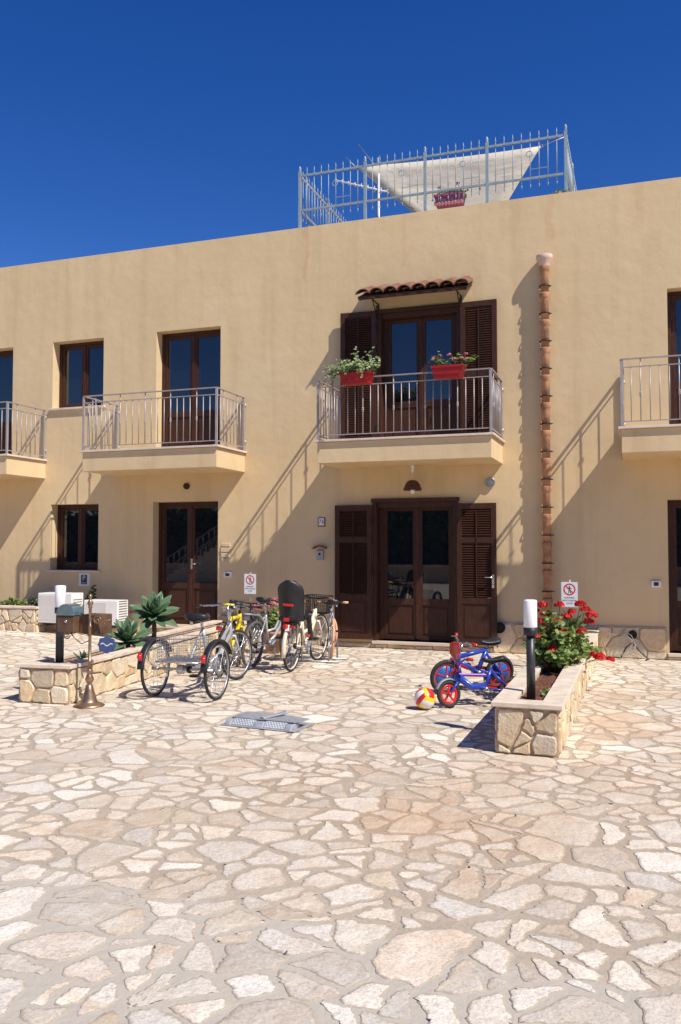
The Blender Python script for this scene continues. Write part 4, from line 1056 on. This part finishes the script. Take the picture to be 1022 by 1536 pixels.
def bike(label,rear,front,cfg,group=None,name='bicycle',cat='bicycle'):
    rx,ry=rear; fx,fy=front; wb=math.dist(rear,front); hd=math.atan2(fy-ry,fx-rx)
    q=empty(name,(rx,ry,gz(rx,ry)+.006),hd,label,cat,group); q.rotation_euler=(cfg.get('lean',0),0,hd)
    r=cfg.get('r',.33); s=cfg.get('s',1.0); FM=cfg['frame']; tr=cfg.get('tr',.017)
    bb=Vector((wb*.42,0,cfg.get('bbz',.27*s))); sz=cfg.get('sz',.88*s); st=bb+Vector((-.16*s,0,.42*s)); sd_=Vector((st.x-(sz-st.z)*.38*.9,0,sz))
    hb=Vector((wb-r*.42-.06*s,0,r+.26*s)) if 'hb' not in cfg else Vector(cfg['hb']); hdir=Vector((-.30,0,.954)); ht=hb+hdir*.14*s
    fa=Vector((wb,0,r)); steer=cfg.get('steer',0)
    trike=cfg.get('trike')
    f=MB(); f.tube([bb,st],tr,10); 
    kind=cfg.get('kind','diamond')
    if kind=='diamond': f.tube([st,ht-hdir*.02],tr,10); f.tube([bb,hb+hdir*.02],tr*1.15,10)
    elif kind=='step':
        m1=bb.lerp(hb,.5)+Vector((-.02,0,-.05*s)); f.tube([bb+Vector((0,0,.02)),m1,hb+hdir*.02],tr*1.25,10); f.tube([bb.lerp(st,.45),m1+Vector((-.02,0,.10*s)),ht-hdir*.02],tr,10)
    elif kind=='mono':
        f.tube([bb.lerp(st,.12),bb.lerp(hb,.5)+Vector((0,0,-.02)),hb+hdir*.05],tr*2.1,12)
    f.tube([hb-hdir*.02,ht+hdir*.02],tr*1.25,12)
    ra=Vector((0,0,r))
    if not trike:
        for yy in (-.055*s,.055*s):
            f.tube([bb+Vector((-.02,yy*.4,0)),ra+Vector((0,yy,0))],tr*.6,7); f.tube([st+Vector((0,yy*.3,-.03)),ra+Vector((0,yy,0))],tr*.55,7)
    else:
        f.tube([bb,(0.02,0,r+.03)],tr*1.2,10); f.tube([st,(0.05,0,r+.06)],tr*.8,8)
        f.tube([(.0,-.33,r),(.0,.33,r)],.014,10); f.tube([(.06,-.26,r+.06),(.06,.26,r+.06)],.010,8); f.tube([(-.20,-.26,r+.10),(-.20,.26,r+.10)],.008,8)
        for yy in (-.26,.26): f.tube([(.06,yy,r+.06),(-.22,yy,r+.10)],.008,8); f.tube([(0,yy,r),(.06,yy,r+.06)],.009,8)
        f.lathe([(.05,-.03),(.05,.03)],(0,.06,r),16,(0,1,0))
    f.build('frame',FM,q)
    sp=MB(); sp.tube([st,sd_-Vector((0,0,.03))],.0125,8); sp.build('seat_post','chrome',q)
    saddle(q,sd_,cfg.get('saddle','black'),cfg.get('ss',1.0)*(.8+.2*s),cfg.get('sw',1.0))
    fk=MB()
    for yy in (-.05*s-.004,.05*s+.004): fk.tube([hb+Vector((0,yy,-.02)),hb.lerp(fa,.5)+Vector((-.01,yy,0)),fa+Vector((0,yy,0))],[.013,.012,.008],8)
    fk.tube([hb+Vector((0,-.06*s,-.02)),hb+Vector((0,.06*s,-.02))],.014,8)
    fk.build('fork',cfg.get('fork',FM),q)
    wk=dict(tyre=cfg.get('tyre','rubber'),rim=cfg.get('rim','alu'),spk=cfg.get('spk',20),tw=cfg.get('tw',.018),disc=cfg.get('disc'),mag=cfg.get('mag'))
    if trike:
        for yy in (-.36,.36): wheel(q,(0,yy,r),r,**wk); fender(q,(0,yy,r),r+.012,'black',25,175,.085); 
        for yy in (-.36,.36):
            l=MB(); l.lathe([(.028,0),(.026,.012),(.01,.02)],(-r-.035,yy,r+.16),12,(-1,0,0)); l.box(-r-.035,-r-.015,yy-.02,yy+.02,r+.12,r+.20); l.build('rear_reflector','redlens',q)
    else: wheel(q,ra,r,**wk)
    wf=dict(wk); wf.update(cfg.get('fw',{})); wheel(q,fa,r,steer=steer,**wf)
    if cfg.get('fender'):
        fender(q,fa,r,cfg['fender'],5,150,.05,steer)
        if not trike: fender(q,ra,r,cfg['fender'],20,200,.055)
    # bars
    h=MB(); stem=ht+hdir*cfg.get('stem',.10*s); W=cfg.get('bw',.29*s); c,sn=math.cos(steer),math.sin(steer)
    rise=cfg.get('rise',.03); back=cfg.get('back',.06)
    def bp(x,y,z): return stem+Vector((x*c-y*sn,x*sn+y*c,z))
    h.tube([ht-hdir*.01,stem],.013,8); h.tube([stem,bp(.05*s,0,.01)],.013,8)
    h.tube([bp(-back,-W,rise),bp(.03*s,-W*.55,rise),bp(.05*s,-.06*s,0.01),bp(.05*s,.06*s,.01),bp(.03*s,W*.55,rise),bp(-back,W,rise)],.0105,8)
    hbm=h.build('handlebar',cfg.get('bar','chrome'),q)
    for sg in (-1,1):
        g_=MB(); g_.tube([bp(-back,W*sg,rise),bp(-back+.02*s+.015,(W*.72)*sg,rise)],.017,8); g_.build('grip',cfg.get('grip','black'),hbm)
        l=MB(); l.tube([bp(.02,W*.62*sg,rise),bp(.05*s,W*.8*sg,rise-.015),bp(.03*s,W*.98*sg,rise-.02)],.005,5); l.build('brake_lever','alu',hbm)
    cb=MB(); cb.tube([bp(.05,W*.5,rise),bp(.12*s,W*.2,.05),bp(.10*s,0,-.08*s),hb+Vector((.03,0,0))],.003,5); cb.tube([bp(.05,-W*.5,rise),bp(.12*s,-.02,.03),ht+Vector((.02,0,-.05)),bb.lerp(hb,.6)],.003,5); cb.build('brake_cable','black',hbm)
    crank(q,bb,s,cfg.get('ca',.7),cfg.get('cr','alu'))
    ch=MB(); rad=.03; ch.tube([bb+Vector((0,-.055*s,.08*s)),ra+Vector((0,-.055*s,rad))],.004,4); ch.tube([bb+Vector((0,-.055*s,-.08*s)),ra+Vector((0,-.055*s,-rad))],.004,4); ch.lathe([(.04*s,-.05*s),(.035*s,-.02*s)],(ra.x,0,ra.z),12,(0,1,0)); ch.build('chain','iron',q)
    if cfg.get('guard'):
        g_=MB(); P0=bb+Vector((.05,-.07*s,0)); g_.poly([bb+Vector((.09*s,-.062*s,.0)),bb+Vector((.05*s,-.062*s,.09*s)),bb+Vector((-.05*s,-.062*s,.10*s)),ra+Vector((-.03,-.062*s,.05*s)),ra+Vector((-.05,-.062*s,0)),bb+Vector((-.02,-.062*s,.03*s))],.012,(0,-1,0)); g_.build('chain_guard',cfg['guard'],q)
    if cfg.get('rack'):
        k=MB(); z=2*r+.06
        for yy in (-.05,.05): k.tube([st+Vector((0,yy*.5,-.06)),(.12,yy,z),(-.26,yy,z)],.006,6); k.tube([(0,yy*1.1,r),(-.08,yy,z)],.005,6)
        for x in (-.24,-.12,0,.1): k.tube([(x,-.05,z),(x,.05,z)],.005,6)
        k.build('luggage_rack',cfg['rack'],q)
        l=MB(); l.box(-.285,-.27,-.035,.035,z-.06,z-.01); l.build('rear_reflector','redlens',q)
    if cfg.get('basket'):
        basket(q,stem+Vector((.20,0,-.20)),.26,.34,.24,cfg['basket'],9,6)
    if cfg.get('kick',1) and not trike:
        k=MB(); k.tube([bb+Vector((-.06,.03,-.01)),(bb.x-.12*s,.13*s,.0)],.007,6); k.build('kickstand','alu',q)
    return q,dict(bb=bb,st=st,sd=sd_,hb=hb,ht=ht,stem=stem,r=r,wb=wb,s=s)
GB='bicycles parked in a row along the left planter'
tq,tp=bike('silver adult tricycle with wire basket between its two rear wheels',(-4.53,-4.96),(-4.58,-3.66),dict(trike=True,frame='silver',kind='step',r=.30,tr=.021,sz=.83,ss=1.25,sw=1.35,fork='silver',fender=None,stem=.20,rise=.02,back=.24,bw=.28,tw=.017,spk=26,hb=(1.13,0,.56),steer=R(-14)),GB,'tricycle','tricycle')
basket(tq,(-.03,0,.42),.42,.44,.22,'alu',9,6,.95,'rear_basket',.0022)
t=MB(); t.box(-.20,.14,-.20,.20,.405,.410); t.build('basket_tray','alu',tq)
t=MB(); t.box(.10,.15,-.09,-.03,.14,.30); t.build('battery_pack','iron',tq) if False else None
bike('yellow mountain bike leaning behind the silver tricycle',(-4.86,-3.55),(-5.10,-2.55),dict(frame='yellow',tr=.024,r=.30,tw=.022,fork='yellow',bar='iron',sz=.86,saddle='yellow',lean=R(5),steer=R(10),fw=dict(tyre='dusty'),spk=22,back=-.0,rack='iron'),GB)
bike('dark grey bicycle squeezed between the yellow one and the silver and red one',(-5.08,-2.95),(-5.18,-1.95),dict(frame='post',kind='diamond',r=.31,tyre='dusty',sz=.84,fork='post',lean=R(5),bar='iron',spk=20,fender='black',steer=R(12)),GB)
b3,_=bike('silver and red bicycle with blue rimmed rear wheel, left of the child seat',(-4.80,-2.80),(-4.78,-1.72),dict(frame='silver',kind='step',r=.315,tyre='dusty',rim='purple_rim',sz=.90,fork='red',lean=R(6),bar='iron',tw=.021,steer=R(8),spk=24,fender=None),GB)
t=MB(); t.bar((-.26,0,.74),(.08,0,.70),.055,.014); t.bar((.06,0,.71),(.24,0,.60),.04,.02); t.lathe([(.06,0),(.06,.012)],(-.26,0,.735),16,None,1.3,1.0); t.build('rear_mudguard','greyplastic',b3)
t=MB(); t.lathe([(.024,-.08),(.026,.12)],(_['hb'].x,0,_['hb'].z),12,(-.30,0,.954)); t.build('head_sleeve','red',b3)
b4,p4=bike('cream city bicycle with black child seat and front basket',(-4.22,-2.83),(-4.28,-1.73),dict(frame='cream',kind='step',r=.33,tr=.023,fork='cream',rim='cream',fender='cream',sz=.88,lean=R(3),bar='iron',basket='iron',stem=.16,steer=R(-6),spk=24,rack='iron',saddle='brown',grip='brown'),GB)
# child seat on the cream bike's rack
cs=MB(); nU,nV=12,9; vs=[]
for i in range(nU+1):
    t=i/nU; z=.66+.52*t; x=-.20-.06*t+.02*math.sin(t*3)
    hw=(.145+.025*t)*(1 if t<.8 else math.sqrt(max(.12,1-((t-.8)/.2)**2*.88)))
    for j in range(nV+1):
        u=-1+2*j/nV; vs.append((x+.13*u*u*(1-.5*t),hw*u,z-.04*u*u*(t)))
fs=[(i*(nV+1)+j,i*(nV+1)+j+1,(i+1)*(nV+1)+j+1,(i+1)*(nV+1)+j) for i in range(nU) for j in range(nV)]
cs.add(vs,fs,True); seat=cs.build('child_seat','black',b4); md=seat.modifiers.new('t','SOLIDIFY'); md.thickness=.022
t=MB(); t.bar((-.20,0,.68),(.10,0,.70),.28,.05); 
for sg in (-1,1): t.bar((-.02,sg*.155,.74),(.10,sg*.155,.72),.02,.14); t.bar((.08,sg*.17,.72),(.16,sg*.19,.42),.07,.05,(0,1,0)); t.bar((.12,sg*.19,.41),(.27,sg*.19,.39),.085,.02)
t.bar((-.20,0,.62),(-.02,0,.62),.12,.06); t.build('seat_shell','black',seat,bevel=.01)
t=MB(); t.bar((-.245,-.07,.865),(-.245,.07,.865),.02,.032); t.build('red_badge','redlens',seat,bevel=.008)
t=MB(); t.lathe([(.035,0),(.03,.02)],(-.30,0,.60),14,(-1,0,0)); t.bar((-.30,-.11,.60),(-.30,-.05,.6),.02,.03); t.bar((-.02,-.2,.47),(.06,-.2,.47),.02,.035); t.build('red_clip','redlens',seat)
bike('small bicycle with orange tyres at the far end of the row',(-4.18,-1.45),(-4.54,-.62),dict(frame='silver',kind='diamond',r=.28,tyre='orange',s=.92,sz=.80,lean=R(3),bar='iron',grip='orange',steer=R(25),fw=dict(tyre='orange'),spk=18,fender=None),GB)
rk=MB()
for i,(x,y) in enumerate(((-4.86,-1.9),(-4.45,-1.9),(-4.05,-1.9))):
    rk.tube([(x,y,.02),(x,y,.28),(x,y+.35,.28),(x,y+.35,.02)],.012,6)
rk.tube([(-5.0,-1.9,.02),(-3.9,-1.9,.02)],.014,6); rk.tube([(-5.0,-1.55,.02),(-3.9,-1.55,.02)],.014,6)
o=rk.build('bicycle_rack','alu'); tag(o,'low grey metal rack holding the wheels under the cream bicycle','rack')

# children's bicycles
GK='children bicycles beside the right planter'
k1,pp=bike('larger child bicycle in blue and red with disc wheels, behind the small one',(-1.52,-3.30),(-2.02,-3.78),dict(frame='blue',kind='diamond',r=.19,s=.58,tr=.026,bbz=.22,sz=.56,fork='red',disc='bluedisc',mag='red',tw=.024,spk=0,saddle='black',bar='chrome',grip='red',guard='red',stem=.13,rise=.05,bw=.25,back=.04,lean=R(-9),ss=1.0,steer=R(-6)),GK,'child_bicycle','child bicycle')
t=MB(); c=pp['stem']; t.poly([(c.x+.06+.03*abs(y)/.1,y,c.z+z) for y,z in ((-.10,-.01),(-.09,-.12),(-.04,-.17),(.04,-.17),(.09,-.12),(.10,-.01),(.05,.02),(-.05,.02))],.012,(1,0,0)); pl=t.build('front_plate','red',k1); t=MB(); t.tube([pp['bb'].lerp(pp['hb'],.45),pp['bb'].lerp(pp['hb'],.95)],.0285,12); t.build('frame_decal','red',k1)
t=MB()
for i in range(8):
    a=i*PI/4; t.tube([(c.x+.078,0,c.z-.07),(c.x+.080,.08*math.cos(a),c.z-.07+.08*math.sin(a))],.004,4)
for rr in (.03,.058): t.ring((c.x+.080,0,c.z-.07),rr,.0035,(1,0,0),8,4)
t.build('plate_pattern','violet',pl)
k2,pp=bike('smallest child bicycle, violet frame and red mag wheels',(-1.24,-4.20),(-1.80,-4.57),dict(frame='blue',kind='mono',r=.135,s=.48,tr=.017,bbz=.17,sz=.46,fork='blue',mag='red',rim='red',tw=.021,spk=0,saddle='black',bar='violet',grip='red',guard='red',stem=.10,rise=.05,bw=.20,back=.02,lean=R(6),ss=.95,steer=R(10)),GK,'child_bicycle','child bicycle')
t=MB(); t.bar((pp['bb'].x-.02,-.0,pp['bb'].z+.13),(pp['hb'].x,0,pp['hb'].z+.06),.045,.03); t.build('top_bar_pad','violet',k2,bevel=.008)
fender(k2,(pp['wb'],0,.135),.135,'greyplastic',20,130,.05,R(10))
for yy in (-.15,.15):
    t=MB(); t.ring((0,yy,.06),.045,.014,(0,1,0),18,6); t.lathe([(.035,-.008),(.035,.008)],(0,yy,.06),14,(0,1,0)); sw=t.build('training_wheel','iron',k2)
    t=MB(); t.bar((0,yy*.3,.135),(0,yy*.92,.075),.02,.006); t.build('stay','alu',sw)
# ball
bl=MB(); nU,nV=40,24; vs=[]; bm2=[]
for i in range(nV+1):
    th=PI*i/nV
    for j in range(nU): vs.append((.105*math.sin(th)*math.cos(2*PI*j/nU),.105*math.sin(th)*math.sin(2*PI*j/nU),.105*math.cos(th)))
fs=[(i*nU+j,(i+1)*nU+j,(i+1)*nU+(j+1)%nU,i*nU+(j+1)%nU) for i in range(nV) for j in range(nU)]
bl.add(vs,fs,True)
for k,f_ in enumerate(bl.f):
    c=sum((Vector(bl.v[i]) for i in f_),Vector())/4; c.normalize(); a=[abs(c.x),abs(c.y),abs(c.z)]; ax=a.index(max(a)); o1=(c.y,c.z,c.x)[ax]/max(a); 
    band=0 if abs(o1)>.38 else 1
    bl.m[k]=[(0,2),(1,2),(2,0)][ax][band] if ax<2 else (1,0)[band]
ball=bl.build('ball',['red','yellow','white']); ball.location=(-2.01,-4.72,.111); ball.rotation_euler=(R(35),R(20),R(50)); tag(ball,'red, yellow and white ball on the paving','ball')
# folded parking barrier
q=empty('parking_barrier',(-3.17,-5.90,.008),R(-5.5),'low folded metal parking barrier lying on the paving','parking barrier'); q.scale=(.82,.80,.60)
t=MB(); t.box(-.46,.46,-.24,.26,0,.008); t.build('base_plate','galv',q)
for (a,b_) in ((-.34,-.06),(.06,.32)):
    t=MB(); t.add([(a,-.20,.012),(b_,-.20,.012),(b_,-.12,.10),(a,-.12,.10),(a,-.10,.01),(b_,-.10,.01)],[(0,1,2,3),(0,4,5,1),(3,2,5,4),(0,3,4),(1,5,2)])
    pn=t.build('perforated_face','galv',q)
    d=MB()
    for r_ in range(4):
        for c_ in range(int((b_-a)/.034)):
            u=a+.02+c_*.034+(.017 if r_%2 else 0); v=.15+.22*r_
            if u>b_-.01: continue
            ce=Vector((u,-.20+.08*v,.012+.088*v)); nn=Vector((0,-.088,.08)).normalized(); 
            d.lathe([(.009,0),(.007,.004),(.002,.006)],ce,8,nn)
    d.build('studs','white',pn)
for (a,b_) in ((-.42,-.345),(-.055,.055),(.325,.40)):
    t=MB(); t.poly([(a,-.22,.008),(a,-.17,.075),(a,-.10,.085),(a,.0,.085),(a,.0,.008)],b_-a,(1,0,0)); t.build('end_bracket','galv',q,bevel=.006)
t=MB(); t.box(-.37,.03,-.13,.20,.098,.108)
for k in range(9):
    for j in range(9): t.box(-.36+k*.043,-.33+k*.043,-.115+j*.034,-.095+j*.034,.1082,.112)
t.build('grid_plate','galv',q,bevel=.001)
t=MB(); t.poly([(.035,-.13,.10),(.39,-.13,.10),(.46,-.05,.10),(.46,.12,.10),(.05,.20,.10)],.012,(0,0,1)); t.build('smooth_plate','greyplastic',q,bevel=.004)
t=MB(); t.bar((.0,-.12,.125),(.13,.20,.15),.07,.03); t.lathe([(.035,0),(.035,.035)],(.13,.20,.135),14); t.build('folding_arm','galv',q,bevel=.006)

# ------------------------------------------------------------------ what stands behind the viewer (seen only in the window panes)
def tree(loc,h,w,label,rng,m='treeleaf'):
    q=empty('tree',loc,0,label,'tree','trees mirrored in the window panes'); t=MB(); t.tube([(0,0,0),(.1,0,h*.3),(0,.1,h*.75)],[.16,.12,.04],8)
    tips=[]
    for k in range(9):
        a=k*2.4; p=Vector((math.cos(a)*w*.35,math.sin(a)*w*.35,h*rng.uniform(.5,.9))); t.tube([(0,0,h*.3),p*.5+Vector((0,0,h*.2)),p],[.07,.05,.02],6); tips.append(p)
    t.build('trunk','bark',q); mb=MB()
    for k in range(1500):
        c=rng.choice(tips); p=c+rvec(rng)*w*.3*rng.random()**.5; leaf_quad(mb,p,rvec(rng),rng.uniform(.08,.16),rng,5)
    mb.build('crown',m,q)
rng=random.Random(33)
for i,(x,y,h,w,lb) in enumerate(((-24,-27,5.5,5.5,'broad leafy tree mirrored in the ground floor window'),(-18.5,-28,6,5.5,'leafy tree behind the staircase mirrored in the left door'),(-12.5,-27,5.5,5,'leafy tree mirrored in the left half of the middle door'),(-7,-28,6,5.5,'tall leafy tree mirrored in the right half of the middle door'),(-1.5,-28,5.2,5,'round leafy tree mirrored in the far right door'),(4,-27,5.5,5,'leafy tree at the right end of the mirrored row'))):
    tree((x,y,0),h,w,lb,rng)
hg=MB(); hr=random.Random(5)  # unseen hedge, added so the lower panes mirror something dark instead of sky
hg.tone=(.2,0,0,1); hg.box(-32,16,-26.6,-25.6,0,3.3)
for k in range(9000):
    x=hr.uniform(-32,16); z=hr.uniform(.3,3.9+.3*math.sin(x*1.3)); leaf_quad(hg,Vector((x,-25.5+hr.uniform(-.15,.15),z)),Vector((hr.uniform(-.6,.6),1,hr.uniform(-.3,.9))),hr.uniform(.08,.16),hr,5)
o=hg.build('hedge','dark_leaf'); tag(o,'long dark hedge added out of view to darken the ground floor panes','hedge')
q=empty('garden_wall',(-10,-24.5,0),0,'rendered garden wall across the street, seen only in the panes','wall'); t=MB(); t.box(-22,22,0,.3,0,.7); t.build('wall_body','mortar_wall',q); t=MB(); t.box(-22,22,-.04,.34,.703,.76); t.build('wall_cap','coping',q)
q=empty('staircase',(-20.5,-20.5,0),0,'pale outdoor staircase with metal railings mirrored in the left entrance door','staircase')
t=MB()
for k in range(12): t.box(.3*k,.3*k+4-.3*k,-2,0,.17*k,.17*k+.168)
t.build('steps','coping',q)
t=MB()
for yy in (-1.95,-.05):
    for dz in (.5,.95): t.tube([(0,yy,dz),(3.5,yy,2.0+dz)],.025,6)
    for k in range(13): t.tube([(.29*k,yy,.166*k),(.29*k,yy,.166*k+.95)],.012,5)
t.build('stair_railing','rail',q)

# ------------------------------------------------------------------ camera, sun, sky
th=math.atan(.351)
cd=bpy.data.cameras.new('camera'); cam=bpy.data.objects.new('camera',cd); col.objects.link(cam); S.camera=cam
cd.sensor_fit='HORIZONTAL'; cd.sensor_width=36; cd.lens=36*1278/1022; cd.clip_end=2000; cd.clip_start=.05
cam.location=(0,-12.95,1.6); cam.rotation_euler=(R(90)+math.atan(52/1278),0,th)
sv=Vector((2.12,-1,2.80)).normalized()
sl=bpy.data.lights.new('sun','SUN'); sl.energy=5.0; sl.angle=R(.53); sl.color=(1,.955,.88)
so=bpy.data.objects.new('sun',sl); col.objects.link(so); so.rotation_euler=(-sv).to_track_quat('-Z','Y').to_euler(); so.location=(8,-8,14)
w=bpy.data.worlds.new('World'); S.world=w; w.use_nodes=True; nt=w.node_tree; bg=nt.nodes['Background']
sky=nt.nodes.new('ShaderNodeTexSky'); sky.sky_type='NISHITA'; sky.sun_disc=False; sky.sun_elevation=math.asin(sv.z); sky.sun_rotation=math.atan2(sv.x,sv.y)
sky.altitude=300; sky.air_density=1.0; sky.dust_density=.1; sky.ozone_density=4.0
hs_=nt.nodes.new('ShaderNodeHueSaturation'); hs_.inputs['Saturation'].default_value=1.34; hs_.inputs['Hue'].default_value=.520
nt.links.new(sky.outputs[0],hs_.inputs['Color']); nt.links.new(hs_.outputs[0],bg.inputs[0]); bg.inputs[1].default_value=.105
S.view_settings.view_transform='Standard'; S.view_settings.look='None'; S.view_settings.exposure=.12; S.view_settings.gamma=1
S.render.engine='CYCLES'
S.render.resolution_x=681; S.render.resolution_y=1024
